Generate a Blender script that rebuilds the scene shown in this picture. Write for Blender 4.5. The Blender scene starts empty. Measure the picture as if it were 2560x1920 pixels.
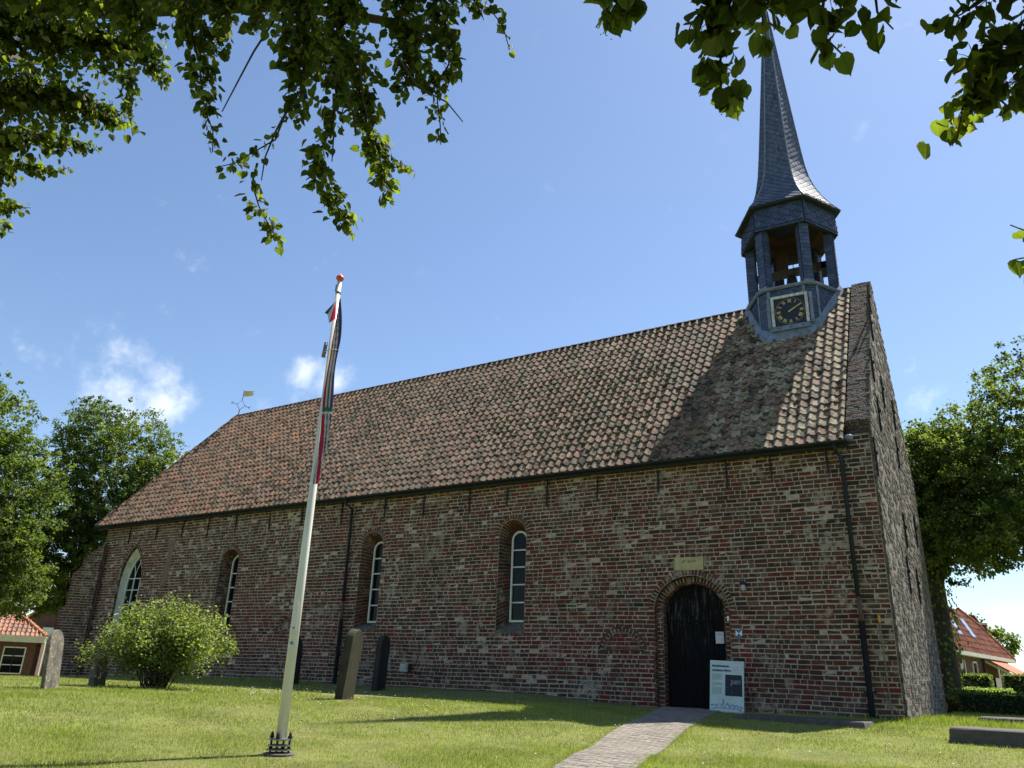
import bpy, math, random
import numpy as np
from mathutils import Matrix, Vector
random.seed(7); RNG = np.random.default_rng(7)
C = bpy.context.scene.collection
PI = math.pi
rad = math.radians
# ------------------------------------------------------------------ camera, sky, sun, exposure
# origin = the photographer's eye; X along the long wall, Y towards the church, Z up
cam = bpy.data.cameras.new('camera'); camo = bpy.data.objects.new('camera', cam); C.objects.link(camo)
ROT = [[0.8443065878, 0.5345932833, 0.0368294340], [-0.1592826128, 0.3159966998, -0.9352941436], [-0.5116399467, 0.7838087185, 0.3519495103]]
r_, d_, f_ = ROT
camo.matrix_world = Matrix(((r_[0], -d_[0], -f_[0], 0), (r_[1], -d_[1], -f_[1], 0), (r_[2], -d_[2], -f_[2], 0), (0, 0, 0, 1)))
cam.sensor_width = 36; cam.lens = 36 * 1961.335 / 2560
cam.clip_start = 0.1; cam.clip_end = 3000
sc = bpy.context.scene; sc.camera = camo
SUN = Vector((0.39, 1.0, 1.90)).normalized()
SUN_EL = math.asin(SUN.z); SUN_AZ = math.atan2(SUN.x, SUN.y)
sun = bpy.data.lights.new('sun', 'SUN'); sun.energy = 5.0; sun.angle = rad(0.53); sun.color = (1.0, 0.95, 0.86)
suno = bpy.data.objects.new('sun', sun); C.objects.link(suno)
suno.rotation_euler = (-SUN).to_track_quat('-Z', 'Y').to_euler(); suno.location = (10, 30, 40)
world = bpy.data.worlds.new('World'); sc.world = world; world.use_nodes = True
SKY_STRENGTH = 0.085
sc.view_settings.view_transform = 'Standard'; sc.view_settings.look = 'None'
sc.view_settings.exposure = 1.1; sc.view_settings.gamma = 1.0; sc.view_settings.use_curve_mapping = False
sc.cycles.max_bounces = 6; sc.cycles.diffuse_bounces = 3; sc.cycles.glossy_bounces = 2
sc.cycles.transmission_bounces = 3; sc.cycles.transparent_max_bounces = 4
LEFT_STRANDS=[[[-3.84,1.85,4.22,0.174],[-3.96,2.05,4.01,0.179],[-4.05,2.23,3.82,0.152],[-4.14,2.41,3.61,0.118],[-4.2,2.55,3.44,0.079],[-4.25,2.63,3.32,0.032]],[[-3.36,2.37,4.37,0.272],[-3.48,2.52,4.18,0.278],[-3.59,2.7,3.98,0.237],[-3.69,2.83,3.78,0.161],[-3.79,2.91,3.64,0.081]],[[-3.34,2.13,3.96,0.169],[-3.41,2.21,3.86,0.171],[-3.48,2.29,3.74,0.13]],[[-3.74,2.84,3.73,0.052],[-3.95,2.87,3.48,0.045],[-4.09,2.81,3.37,0.065],[-4.22,2.73,3.27,0.077],[-4.29,2.68,3.23,0.038]],[[-4.08,2.87,3.33,0.046],[-4.18,2.92,3.16,0.072],[-4.19,3.03,3.04,0.086],[-4.16,3.16,2.95,0.1],[-4.16,3.24,2.86,0.04]],[[-3.36,2.83,3.79,0.171],[-3.49,2.99,3.54,0.095],[-3.65,3.02,3.35,0.109],[-3.69,3.15,3.18,0.142],[-3.66,3.3,3.06,0.131],[-3.66,3.41,2.94,0.066]],[[-3.5,3.06,4.25,0.268],[-3.6,3.31,3.97,0.207],[-3.62,3.51,3.78,0.161],[-3.65,3.69,3.57,0.128],[-3.71,3.79,3.4,0.072]],[[-3.49,3.51,3.57,0.082],[-3.43,3.6,3.53,0.062],[-3.35,3.7,3.51,0.031]],[[-3.13,3.04,4.68,0.266],[-3.18,3.27,4.49,0.272],[-3.25,3.44,4.31,0.208],[-3.39,3.51,4.14,0.119]],[[-2.78,3.13,4.57,0.227],[-2.87,3.33,4.37,0.182],[-2.92,3.5,4.2,0.135],[-3.11,3.54,4.03,0.109],[-3.14,3.68,3.88,0.069],[-3.19,3.77,3.75,0.031]],[[-2.74,3.38,4.83,0.17],[-2.78,3.51,4.71,0.124],[-2.67,3.65,4.67,0.069],[-2.65,3.79,4.57,0.045],[-2.66,3.87,4.5,0.021]],[[-3.62,2.99,4.92,0.315],[-3.78,3.19,4.67,0.305],[-4.0,3.26,4.42,0.182]],[[-4.08,2.3,4.65,0.261],[-4.22,2.46,4.44,0.233],[-4.41,2.53,4.2,0.169]],[[-7.93,1.97,5.77,0.675],[-7.65,2.43,5.97,0.701],[-7.33,2.94,6.13,0.558],[-7.11,3.31,6.2,0.348],[-7.07,3.59,6.09,0.172],[-7.14,3.64,5.98,0.061]],[[-7.29,2.17,4.81,0.505],[-7.03,2.57,4.99,0.457],[-6.87,2.93,5.02,0.268],[-6.75,3.22,5.01,0.082]],[[-8.28,2.59,4.97,0.379],[-8.0,3.0,5.19,0.293],[-7.86,3.29,5.23,0.149],[-7.78,3.49,5.23,0.045]],[[-9.26,3.01,5.12,0.263],[-9.02,3.29,5.37,0.204],[-8.91,3.55,5.38,0.087],[-8.8,3.67,5.49,0.044]],[[-9.37,3.07,4.88,0.211],[-9.26,3.26,4.96,0.181],[-9.23,3.41,4.91,0.118],[-9.16,3.55,4.96,0.038]],[[-9.84,3.39,4.9,0.167],[-9.77,3.52,4.94,0.112],[-9.77,3.64,4.86,0.045]],[[-5.44,2.35,5.38,0.384],[-5.54,2.45,5.22,0.389],[-5.62,2.62,5.06,0.297]],[[-5.1,2.34,4.19,0.122],[-5.16,2.42,4.06,0.092],[-5.24,2.51,3.9,0.064],[-5.27,2.59,3.81,0.025]],[[-6.45,1.58,5.31,0.605],[-6.23,1.95,5.44,0.587],[-6.13,2.31,5.41,0.485]]]
RIGHT_STRANDS=[[[-0.93,2.03,2.57,0.088],[-0.97,2.11,2.48,0.08],[-1.02,2.14,2.44,0.054],[-1.07,2.14,2.41,0.022]],[[-0.91,2.1,2.51,0.071],[-0.92,2.18,2.44,0.047],[-0.97,2.19,2.41,0.022]],[[-0.56,2.12,2.46,0.166],[-0.59,2.22,2.37,0.153],[-0.65,2.28,2.3,0.107],[-0.64,2.34,2.24,0.09],[-0.67,2.4,2.17,0.092],[-0.65,2.45,2.11,0.06],[-0.69,2.47,2.08,0.021]],[[-0.67,2.22,2.35,0.069],[-0.75,2.24,2.3,0.031]],[[-0.43,2.12,2.36,0.128],[-0.46,2.21,2.27,0.09],[-0.46,2.29,2.19,0.056]],[[-0.33,2.23,2.41,0.13],[-0.36,2.31,2.33,0.091],[-0.39,2.34,2.29,0.05]],[[-0.21,2.2,2.31,0.141],[-0.26,2.28,2.23,0.088],[-0.28,2.34,2.17,0.065],[-0.27,2.38,2.12,0.049],[-0.24,2.42,2.08,0.019]],[[-0.09,2.31,2.35,0.111],[-0.13,2.39,2.27,0.073],[-0.13,2.43,2.22,0.049],[-0.09,2.47,2.18,0.02]],[[0.34,2.92,2.71,0.163],[0.26,3.0,2.63,0.111],[0.18,3.03,2.61,0.076],[0.04,3.02,2.62,0.035]],[[0.45,3.24,2.63,0.153],[0.29,3.27,2.61,0.138],[0.18,3.3,2.59,0.131],[0.2,3.37,2.5,0.121],[0.13,3.4,2.47,0.102],[0.08,3.43,2.42,0.087],[0.02,3.45,2.4,0.058],[0.05,3.48,2.34,0.021]],[[0.46,3.37,2.46,0.116],[0.33,3.35,2.51,0.118],[0.25,3.4,2.46,0.1],[0.29,3.43,2.41,0.04]],[[0.32,3.39,1.69,0.055],[0.22,3.37,1.74,0.022],[0.19,3.35,1.78,0.011]],[[0.32,3.42,1.63,0.036],[0.23,3.41,1.66,0.022],[0.18,3.41,1.66,0.011]]]
BARE_TWIGS=[[[-3.51,2.34,4.27],[-3.64,2.49,4.07],[-3.82,2.51,3.89],[-3.98,2.53,3.71],[-4.12,2.55,3.54]],[[-3.72,2.84,3.76],[-3.85,2.85,3.61],[-3.93,2.86,3.51],[-4.04,2.89,3.37],[-4.11,2.95,3.23]],[[-3.33,3.0,3.99],[-3.42,3.16,3.79],[-3.44,3.27,3.67]],[[-3.54,3.0,3.8],[-3.64,3.14,3.58],[-3.73,3.22,3.43]],[[-3.11,3.15,4.05],[-3.08,3.35,3.91],[-2.95,3.52,3.86],[-2.91,3.67,3.76]],[[-3.45,2.95,3.92],[-3.49,3.12,3.75],[-3.52,3.23,3.62]]]
CLOUDS=[[-0.8462, 0.4459, 0.2917, 0.042749999999999996, 0.44], [-0.8286, 0.4769, 0.2934, 0.0475, 0.792], [-0.8132, 0.4879, 0.3174, 0.03325, 0.88], [-0.8149, 0.5056, 0.2834, 0.038, 0.88], [-0.831, 0.4595, 0.3134, 0.042749999999999996, 0.528], [-0.8655, 0.3984, 0.3035, 0.0475, 0.22], [-0.8014, 0.5273, 0.2823, 0.028499999999999998, 0.35200000000000004], [-0.706, 0.6204, 0.3417, 0.028499999999999998, 0.792], [-0.6943, 0.6378, 0.3334, 0.0304, 0.792], [-0.7134, 0.6236, 0.3197, 0.028499999999999998, 0.44], [-0.6776, 0.6459, 0.3518, 0.02375, 0.35200000000000004], [-0.7467, 0.5949, 0.2978, 0.02375, 0.308], [-0.8143, 0.5376, 0.219, 0.028499999999999998, 0.792], [-0.8049, 0.5475, 0.2288, 0.019, 0.528], [-0.0549, 0.9449, 0.3227, 0.038, 0.264], [-0.0812, 0.9486, 0.3059, 0.038, 0.1936], [-0.0373, 0.9943, 0.1001, 0.0665, 0.264], [-0.0179, 0.9957, 0.0904, 0.056999999999999995, 0.264]]
def build_world():
    nt = world.node_tree; N = nt.nodes; L = nt.links
    for n in list(N): N.remove(n)
    out = N.new('ShaderNodeOutputWorld'); bg = N.new('ShaderNodeBackground'); bg.inputs[1].default_value = SKY_STRENGTH
    sky = N.new('ShaderNodeTexSky'); sky.sky_type = 'NISHITA'; sky.sun_disc = False
    sky.sun_elevation = SUN_EL; sky.sun_rotation = SUN_AZ; sky.altitude = 0; sky.air_density = 1.0; sky.dust_density = 0.4; sky.ozone_density = 3.0
    tc = N.new('ShaderNodeTexCoord')
    noise = N.new('ShaderNodeTexNoise'); noise.inputs['Scale'].default_value = 20; noise.inputs['Detail'].default_value = 9; noise.inputs['Roughness'].default_value = 0.62
    L.new(tc.outputs['Generated'], noise.inputs['Vector'])
    acc = None
    for x, y, z, r, a in CLOUDS:
        dp = N.new('ShaderNodeVectorMath'); dp.operation = 'DISTANCE'
        L.new(tc.outputs['Generated'], dp.inputs[0]); dp.inputs[1].default_value = (x, y, z)
        mr = N.new('ShaderNodeMapRange'); mr.interpolation_type = 'SMOOTHSTEP'
        L.new(dp.outputs['Value'], mr.inputs['Value'])
        mr.inputs['From Min'].default_value = r * 1.45; mr.inputs['From Max'].default_value = 0.0
        mr.inputs['To Min'].default_value = 0; mr.inputs['To Max'].default_value = a
        if acc is None: acc = mr.outputs[0]
        else:
            mx = N.new('ShaderNodeMath'); mx.operation = 'MAXIMUM'; L.new(acc, mx.inputs[0]); L.new(mr.outputs[0], mx.inputs[1]); acc = mx.outputs[0]
    nm = N.new('ShaderNodeMapRange'); L.new(noise.outputs[0], nm.inputs['Value']); nm.inputs['From Min'].default_value = 0.30; nm.inputs['From Max'].default_value = 0.75
    nm.inputs['To Min'].default_value = -0.45; nm.inputs['To Max'].default_value = 0.35
    ad = N.new('ShaderNodeMath'); ad.operation = 'ADD'; L.new(acc, ad.inputs[0]); L.new(nm.outputs[0], ad.inputs[1])
    sm = N.new('ShaderNodeMapRange'); sm.interpolation_type = 'SMOOTHSTEP'; L.new(ad.outputs[0], sm.inputs['Value']); sm.inputs['From Min'].default_value = 0.12; sm.inputs['From Max'].default_value = 1.0
    ml = N.new('ShaderNodeMath'); ml.operation = 'MULTIPLY'; L.new(sm.outputs[0], ml.inputs[0]); ml.inputs[1].default_value = 0.72
    mix = N.new('ShaderNodeMixRGB'); L.new(ml.outputs[0], mix.inputs[0]); L.new(sky.outputs[0], mix.inputs[1]); mix.inputs[2].default_value = (7.5, 7.8, 8.1, 1)
    L.new(mix.outputs[0], bg.inputs[0]); L.new(bg.outputs[0], out.inputs[0])
build_world()
# ------------------------------------------------------------------ terrain height
RRt = [0, 5, 8, 10, 11.3, 12.7, 14, 16, 18, 20, 30, 40, 50, 60, 900]
ZZt = [-1.6, -1.42, -1.25, -1.1, -1.0, -.88, -.75, -.60, -.53, -.50, -.50, -.7, -1.3, -1.6, -1.6]
def sm(t): u = np.clip(t, 0, 1); return u * u * (3 - 2 * u)
def G(x, y):
    r = np.hypot(x, y)
    return np.interp(r, RRt, ZZt) - .10 * sm((x + 9) / 3) * sm((r - 11.5) / 2) * (1 - sm((y - 15.5) / 3.4)) + .18 * sm((y - 15.3) / 3.4) * sm((-8.2 - x) / 3.5) * (1 - sm((r - 34) / 12))
def Gf(x, y): return float(G(x, y))
# ------------------------------------------------------------------ scene helpers
def top(o, label, cat, group=None):
    o['label'] = label; o['category'] = cat
    if group: o['group'] = group
    return o
def empty(name, loc, label, cat, group=None):
    o = bpy.data.objects.new(name, None); C.objects.link(o); o.location = loc; o.empty_display_size = .2
    o['inv'] = 1
    return top(o, label, cat, group)
def adopt(o, parent):
    if parent is not None:
        o.parent = parent
        if parent.type == 'EMPTY': o.matrix_parent_inverse = Matrix.Translation(parent.location).inverted()
def link_mesh(name, me, mat, parent=None, kind=None, mw=None):
    o = bpy.data.objects.new(name, me); C.objects.link(o)
    if mat is not None and not me.materials: me.materials.append(mat)
    adopt(o, parent)
    if mw is not None: o.matrix_basis = mw
    if kind: o['kind'] = kind
    return o
def fast_mesh(name, V, F, col=None, uv=None):
    """V (n,3); F list of index lists or (m,k) array; col per face (m,3)"""
    me = bpy.data.meshes.new(name)
    V = np.asarray(V, dtype=np.float32).reshape(-1, 3)
    if isinstance(F, np.ndarray): sizes = np.full(len(F), F.shape[1], dtype=np.int32); flat = F.astype(np.int32).ravel()
    else:
        sizes = np.fromiter((len(f) for f in F), dtype=np.int32, count=len(F))
        flat = np.fromiter((i for f in F for i in f), dtype=np.int32, count=int(sizes.sum()))
    me.vertices.add(len(V)); me.vertices.foreach_set('co', V.ravel())
    me.loops.add(len(flat)); me.loops.foreach_set('vertex_index', flat)
    me.polygons.add(len(sizes)); st = np.zeros(len(sizes), dtype=np.int32); st[1:] = np.cumsum(sizes)[:-1]
    me.polygons.foreach_set('loop_start', st); me.polygons.foreach_set('loop_total', sizes)
    me.polygons.foreach_set('use_smooth', np.zeros(len(sizes), dtype=bool)); me.update(calc_edges=True)
    if col is not None:
        a = me.attributes.new('Col', 'FLOAT_COLOR', 'FACE')
        c = np.ones((len(sizes), 4), dtype=np.float32); c[:, :3] = col; a.data.foreach_set('color', c.ravel())
    return me
class MB:
    def __init__(s): s.v = []; s.f = []; s.c = []
    def add(s, verts, faces, col=(.5, .5, .5)):
        b = len(s.v); s.v += [tuple(p) for p in verts]; s.f += [[b + i for i in f] for f in faces]; s.c += [col] * len(faces)
    def box(s, c, sz, rot=None, col=(.5, .5, .5), taper=1.0):
        x, y, z = sz[0] / 2, sz[1] / 2, sz[2] / 2
        P = [Vector((a * x * (taper if k > 0 else 1), b * y * (taper if k > 0 else 1), k * z)) for k in (-1, 1) for b in (-1, 1) for a in (-1, 1)]
        if rot is not None: P = [rot @ p for p in P]
        P = [p + Vector(c) for p in P]
        s.add(P, [(0, 2, 3, 1), (4, 5, 7, 6), (0, 1, 5, 4), (2, 6, 7, 3), (0, 4, 6, 2), (1, 3, 7, 5)], col)
    def hexa(s, P, col=(.5, .5, .5)):   # 8 points: bottom 4 ccw, top 4 ccw
        s.add(P, [(3, 2, 1, 0), (4, 5, 6, 7), (0, 1, 5, 4), (1, 2, 6, 5), (2, 3, 7, 6), (3, 0, 4, 7)], col)
    def prism(s, poly, d, col=(.5, .5, .5)):  # poly of 3d points, extruded by vector d
        n = len(poly); d = Vector(d); A = [Vector(p) for p in poly]; B = [p + d for p in A]
        s.add(A + B, [list(range(n))[::-1], list(range(n, 2 * n))] + [[i, (i + 1) % n, n + (i + 1) % n, n + i] for i in range(n)], col)
    def tube(s, pts, r, n=8, col=(.5, .5, .5), caps=True):
        pts = [Vector(p) for p in pts]; m = len(pts)
        rs = r if isinstance(r, (list, tuple)) else [r] * m
        V = []; up = Vector((0, 0, 1))
        for i, p in enumerate(pts):
            t = (pts[min(i + 1, m - 1)] - pts[max(i - 1, 0)]).normalized()
            a = t.cross(up if abs(t.z) < .95 else Vector((1, 0, 0))).normalized(); b = t.cross(a)
            V += [p + (a * math.cos(2 * PI * k / n) + b * math.sin(2 * PI * k / n)) * rs[i] for k in range(n)]
        Fs = [[i * n + k, i * n + (k + 1) % n, (i + 1) * n + (k + 1) % n, (i + 1) * n + k] for i in range(m - 1) for k in range(n)]
        if caps: Fs += [list(range(n))[::-1], [(m - 1) * n + k for k in range(n)]]
        s.add(V, Fs, col)
    def lathe(s, c, prof, n=16, col=(.5, .5, .5)):
        V = []; m = len(prof)
        for r, z in prof: V += [(c[0] + r * math.cos(2 * PI * k / n), c[1] + r * math.sin(2 * PI * k / n), c[2] + z) for k in range(n)]
        Fs = [[i * n + k, i * n + (k + 1) % n, (i + 1) * n + (k + 1) % n, (i + 1) * n + k] for i in range(m - 1) for k in range(n)]
        Fs += [list(range(n))[::-1], [(m - 1) * n + k for k in range(n)]]
        s.add(V, Fs, col)
    def mesh(s, name): return fast_mesh(name, s.v, s.f, np.array(s.c))
    def build(s, name, mat, parent=None, kind=None, smooth=False):
        me = s.mesh(name)
        if smooth: me.polygons.foreach_set('use_smooth', [True] * len(me.polygons))
        return link_mesh(name, me, mat, parent, kind)
def m4(U, V, N, o):  # columns
    return np.array([[U[0], V[0], N[0], o[0]], [U[1], V[1], N[1], o[1]], [U[2], V[2], N[2], o[2]], [0, 0, 0, 1]], dtype=float)
def bake(name, protos, Ms, vs):
    """instances of proto meshes (list of (V,F,col)) joined into one mesh"""
    Vs = []; Fl = []; Sz = []; Cs = []; off = 0
    Ms = np.asarray(Ms); vs = np.asarray(vs)
    for i, (pv, pf, pc) in enumerate(protos):
        sel = Ms[vs == i]
        if len(sel) == 0: continue
        k = len(sel); P = np.hstack([pv, np.ones((len(pv), 1))])
        W = np.einsum('nij,pj->npi', sel, P)[:, :, :3]
        Vs.append(W.reshape(-1, 3)); sz = np.array([len(f) for f in pf]); fl = np.array([q for f in pf for q in f])
        Fl.append((fl[None, :] + (np.arange(k) * len(pv))[:, None] + off).ravel()); Sz.append(np.tile(sz, k)); Cs.append(np.tile(pc, (k, 1)))
        off += k * len(pv)
    V = np.vstack(Vs).astype(np.float32); fl = np.concatenate(Fl).astype(np.int32); sz = np.concatenate(Sz).astype(np.int32); col = np.vstack(Cs)
    me = bpy.data.meshes.new(name)
    me.vertices.add(len(V)); me.vertices.foreach_set('co', V.ravel()); me.loops.add(len(fl)); me.loops.foreach_set('vertex_index', fl)
    me.polygons.add(len(sz)); st = np.zeros(len(sz), dtype=np.int32); st[1:] = np.cumsum(sz)[:-1]
    me.polygons.foreach_set('loop_start', st); me.polygons.foreach_set('loop_total', sz); me.polygons.foreach_set('use_smooth', np.zeros(len(sz), dtype=bool)); me.update(calc_edges=True)
    a = me.attributes.new('Col', 'FLOAT_COLOR', 'FACE'); c = np.ones((len(sz), 4), dtype=np.float32); c[:, :3] = col; a.data.foreach_set('color', c.ravel())
    return me
def pieces(name, protos, Ms, vs, mat, parent, n=300, stuff_name=None, key=None, smooth=False, pname=None):
    """the n nearest to the eye as objects sharing meshes, the rest joined as one stuff part"""
    Ms = np.asarray(Ms); vs = np.asarray(vs)
    d = np.linalg.norm(Ms[:, :3, 3], axis=1) if key is None else key
    order = np.argsort(d); near = order[:n]; far = order[n:]
    if n:
        mes = {}
        for i in near:
            vi = int(vs[i])
            if vi not in mes:
                pv, pf, pc = protos[vi]; me = fast_mesh(name, pv, pf, pc); me.materials.append(mat)
                if smooth: me.polygons.foreach_set('use_smooth', [True] * len(me.polygons))
                mes[vi] = me
            o = bpy.data.objects.new(name, mes[vi]); C.objects.link(o); adopt(o, parent); o.matrix_basis = Matrix(Ms[i].tolist())
    if len(far):
        me = bake(stuff_name or name + '_field', protos, Ms[far], vs[far])
        if smooth: me.polygons.foreach_set('use_smooth', [True] * len(me.polygons))
        return link_mesh(stuff_name or name + '_field', me, mat, parent, 'stuff')
# ------------------------------------------------------------------ materials
def mat(name, base=(.5, .5, .5), rough=.85, scale=6.0, amt=.25, bump=.3, bscale=None, spec=.3, metal=0.0, attr=False, patch=None, patch2=None, trans=None, coat=0.0, stretch=None, bdist=.01, gain=1.0):
    m = bpy.data.materials.new(name); m.use_nodes = True; nt = m.node_tree; N = nt.nodes; L = nt.links
    for n in list(N): N.remove(n)
    out = N.new('ShaderNodeOutputMaterial'); p = N.new('ShaderNodeBsdfPrincipled')
    p.inputs['Roughness'].default_value = rough; p.inputs['Specular IOR Level'].default_value = spec; p.inputs['Metallic'].default_value = metal
    p.inputs['Coat Weight'].default_value = coat
    geo = N.new('ShaderNodeNewGeometry'); vec = geo.outputs['Position']
    if stretch:
        mp = N.new('ShaderNodeMapping'); mp.inputs['Scale'].default_value = stretch; L.new(vec, mp.inputs[0]); vec = mp.outputs[0]
    if attr: a = N.new('ShaderNodeAttribute'); a.attribute_name = 'Col'; col = a.outputs['Color']
    else: a = N.new('ShaderNodeRGB'); a.outputs[0].default_value = (*base, 1); col = a.outputs[0]
    ns = N.new('ShaderNodeTexNoise'); ns.inputs['Scale'].default_value = scale; ns.inputs['Detail'].default_value = 6; ns.inputs['Roughness'].default_value = .6; L.new(vec, ns.inputs['Vector'])
    mr = N.new('ShaderNodeMapRange'); L.new(ns.outputs[0], mr.inputs['Value']); mr.inputs['From Min'].default_value = .3; mr.inputs['From Max'].default_value = .7
    mr.inputs['To Min'].default_value = gain * (1 - amt); mr.inputs['To Max'].default_value = gain * (1 + amt); mr.clamp = True
    mu = N.new('ShaderNodeVectorMath'); mu.operation = 'SCALE'; L.new(col, mu.inputs[0]); L.new(mr.outputs[0], mu.inputs['Scale']); col = mu.outputs[0]
    for pt in (patch, patch2):
        if not pt: continue
        pc, ps, lo, hi, pa = pt[:5]
        n2 = N.new('ShaderNodeTexNoise'); n2.inputs['Scale'].default_value = ps; n2.inputs['Detail'].default_value = 8; n2.inputs['Roughness'].default_value = .65; L.new(vec, n2.inputs['Vector'])
        m2 = N.new('ShaderNodeMapRange'); L.new(n2.outputs[0], m2.inputs['Value']); m2.inputs['From Min'].default_value = lo; m2.inputs['From Max'].default_value = hi; m2.inputs['To Max'].default_value = pa
        fac = m2.outputs[0]
        if len(pt) == 5 and name == 'old_brick':
            n3 = N.new('ShaderNodeTexNoise'); n3.inputs['Scale'].default_value = .55; n3.inputs['Detail'].default_value = 3; L.new(vec, n3.inputs['Vector'])
            m4_ = N.new('ShaderNodeMapRange'); L.new(n3.outputs[0], m4_.inputs['Value']); m4_.inputs['From Min'].default_value = .42; m4_.inputs['From Max'].default_value = .60; m4_.inputs['To Min'].default_value = .1
            m5_ = N.new('ShaderNodeMath'); m5_.operation = 'MULTIPLY'; L.new(fac, m5_.inputs[0]); L.new(m4_.outputs[0], m5_.inputs[1]); fac = m5_.outputs[0]
        if len(pt) > 5:   # restrict by height range (z0 none -> z1 full)
            sx = N.new('ShaderNodeSeparateXYZ'); L.new(geo.outputs['Position'], sx.inputs[0])
            m3 = N.new('ShaderNodeMapRange'); L.new(sx.outputs[2], m3.inputs['Value']); m3.inputs['From Min'].default_value = pt[5]; m3.inputs['From Max'].default_value = pt[6]
            mm = N.new('ShaderNodeMath'); mm.operation = 'MULTIPLY'; L.new(fac, mm.inputs[0]); L.new(m3.outputs[0], mm.inputs[1]); fac = mm.outputs[0]
        mx = N.new('ShaderNodeMixRGB'); L.new(fac, mx.inputs[0]); L.new(col, mx.inputs[1]); mx.inputs[2].default_value = (*pc, 1); col = mx.outputs[0]
    L.new(col, p.inputs['Base Color'])
    if bump:
        nb = N.new('ShaderNodeTexNoise'); nb.inputs['Scale'].default_value = bscale or scale * 6; nb.inputs['Detail'].default_value = 5; L.new(vec, nb.inputs['Vector'])
        bp = N.new('ShaderNodeBump'); bp.inputs['Strength'].default_value = bump; bp.inputs['Distance'].default_value = bdist; L.new(nb.outputs[0], bp.inputs['Height']); L.new(bp.outputs[0], p.inputs['Normal'])
    if trans:
        t = N.new('ShaderNodeBsdfTranslucent')
        tm = N.new('ShaderNodeMixRGB'); tm.blend_type = 'MULTIPLY'; tm.inputs[0].default_value = 1; L.new(col, tm.inputs[1]); tm.inputs[2].default_value = (*trans[0], 1); L.new(tm.outputs[0], t.inputs[0])
        ms = N.new('ShaderNodeMixShader'); ms.inputs[0].default_value = trans[1]; L.new(p.outputs[0], ms.inputs[1]); L.new(t.outputs[0], ms.inputs[2]); L.new(ms.outputs[0], out.inputs[0])
    else: L.new(p.outputs[0], out.inputs[0])
    return m
M = {}
M['brick'] = mat('old_brick', attr=True, rough=.92, scale=14, amt=.35, bump=.6, bscale=60, bdist=.006, patch=((.31, .265, .21), 4.2, .54, .585, .85), patch2=((.07, .058, .048), 5, .52, .62, .5))
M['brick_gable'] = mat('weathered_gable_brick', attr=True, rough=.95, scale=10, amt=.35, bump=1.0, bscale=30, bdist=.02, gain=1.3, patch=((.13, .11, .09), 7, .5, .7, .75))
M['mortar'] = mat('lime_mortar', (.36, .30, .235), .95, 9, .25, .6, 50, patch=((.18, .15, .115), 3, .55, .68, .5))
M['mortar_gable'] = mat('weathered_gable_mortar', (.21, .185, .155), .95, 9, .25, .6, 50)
M['tile'] = mat('clay_pantile', attr=True, rough=.85, scale=9, amt=.3, bump=.12, bscale=40, gain=.66, patch=((.020, .017, .011), 4, .49, .58, .85), patch2=((.36, .31, .19), 12, .57, .66, .6))
M['roofbase'] = mat('roof_underlay', (.03, .027, .024), .95, 5, .2, 0)
M['moss'] = mat('roof_moss', (.085, .072, .022), .98, 20, .5, .8, 90)
M['slate'] = mat('roof_slate', attr=True, rough=.55, scale=8, amt=.3, bump=.15, bscale=30, spec=.5)
M['slate_under'] = mat('slate_boarding', (.02, .025, .035), .8, 8, .2, 0)
M['lead'] = mat('lead_sheet', (.14, .175, .25), .6, 5, .35, .3, 20, spec=.5, patch=((.12, .14, .15), 4, .5, .6, .5))
M['zinc'] = mat('dark_zinc_gutter', (.014, .019, .024), .55, 4, .3, .1, spec=.25)
M['blackpipe'] = mat('black_downpipe', (.007, .008, .010), .6, 4, .3, .05, spec=.15)
M['brownpipe'] = mat('brown_rusted_pipe', (.09, .055, .04), .7, 8, .3, .1)
M['iron'] = mat('wrought_iron', (.018, .017, .017), .7, 20, .3, .2)
M['paint'] = mat('white_window_paint', (.66, .68, .64), .5, 5, .12, .1, 30)
M['plaster'] = mat('pale_plaster', (.55, .57, .50), .9, 4, .2, .3, 30, patch=((.35, .36, .22), 3, .52, .62, .6))
M['glass'] = mat('dark_window_glass', (.006, .008, .009), .08, 3, .2, .04, 3, spec=.12)
M['reveal'] = mat('reveal_mortar', (.32, .28, .22), .95, 8, .3, .5)
M['door'] = mat('black_painted_door_boards', (.0055, .0055, .006), .75, 7, .5, .5, 25, spec=.12, stretch=(6, 6, .7), patch=((.11, .11, .105), 4.5, .53, .66, .7, .6, 1.6))
M['sandstone'] = mat('ochre_sandstone', (.42, .36, .18), .9, 8, .2, .3, 60, patch=((.27, .26, .2), 6, .55, .65, .6))
M['engrave'] = mat('dark_engraving', (.05, .045, .02), .9, 8, .1, 0)
M['gold'] = mat('gold_leaf', (.62, .46, .16), .45, 10, .2, .1, metal=.35)
M['clockface'] = mat('dark_blue_clock_dial', (.008, .012, .022), .4, 5, .2, 0, spec=.4)
M['clockframe'] = mat('cream_clock_frame', (.46, .47, .46), .7, 8, .35, .2, patch=((.2, .19, .18), 9, .52, .62, .6))
M['wood'] = mat('brown_belfry_boards', attr=True, rough=.8, scale=12, amt=.35, bump=.3, stretch=(1, 1, 4))
M['bronze'] = mat('dark_bronze_bell', (.03, .035, .028), .45, 8, .3, .1, metal=.6)
M['pole'] = mat('off_white_pole_coating', (.62, .61, .54), .4, 3, .10, .05, 8, spec=.5, stretch=(1, 1, .3), patch=((.42, .42, .34), 9, .56, .70, .5))
M['steel'] = mat('galvanised_steel', (.20, .20, .21), .5, 12, .3, .2, metal=.7)
M['orange'] = mat('orange_red_knob_paint', (.60, .085, .035), .35, 4, .1, 0, spec=.5)
M['flag'] = mat('flag_cloth', attr=True, rough=.85, scale=6, amt=.1, bump=.2, bscale=80, spec=.1, trans=((1.3, 1.3, 1.3), .4))
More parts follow.
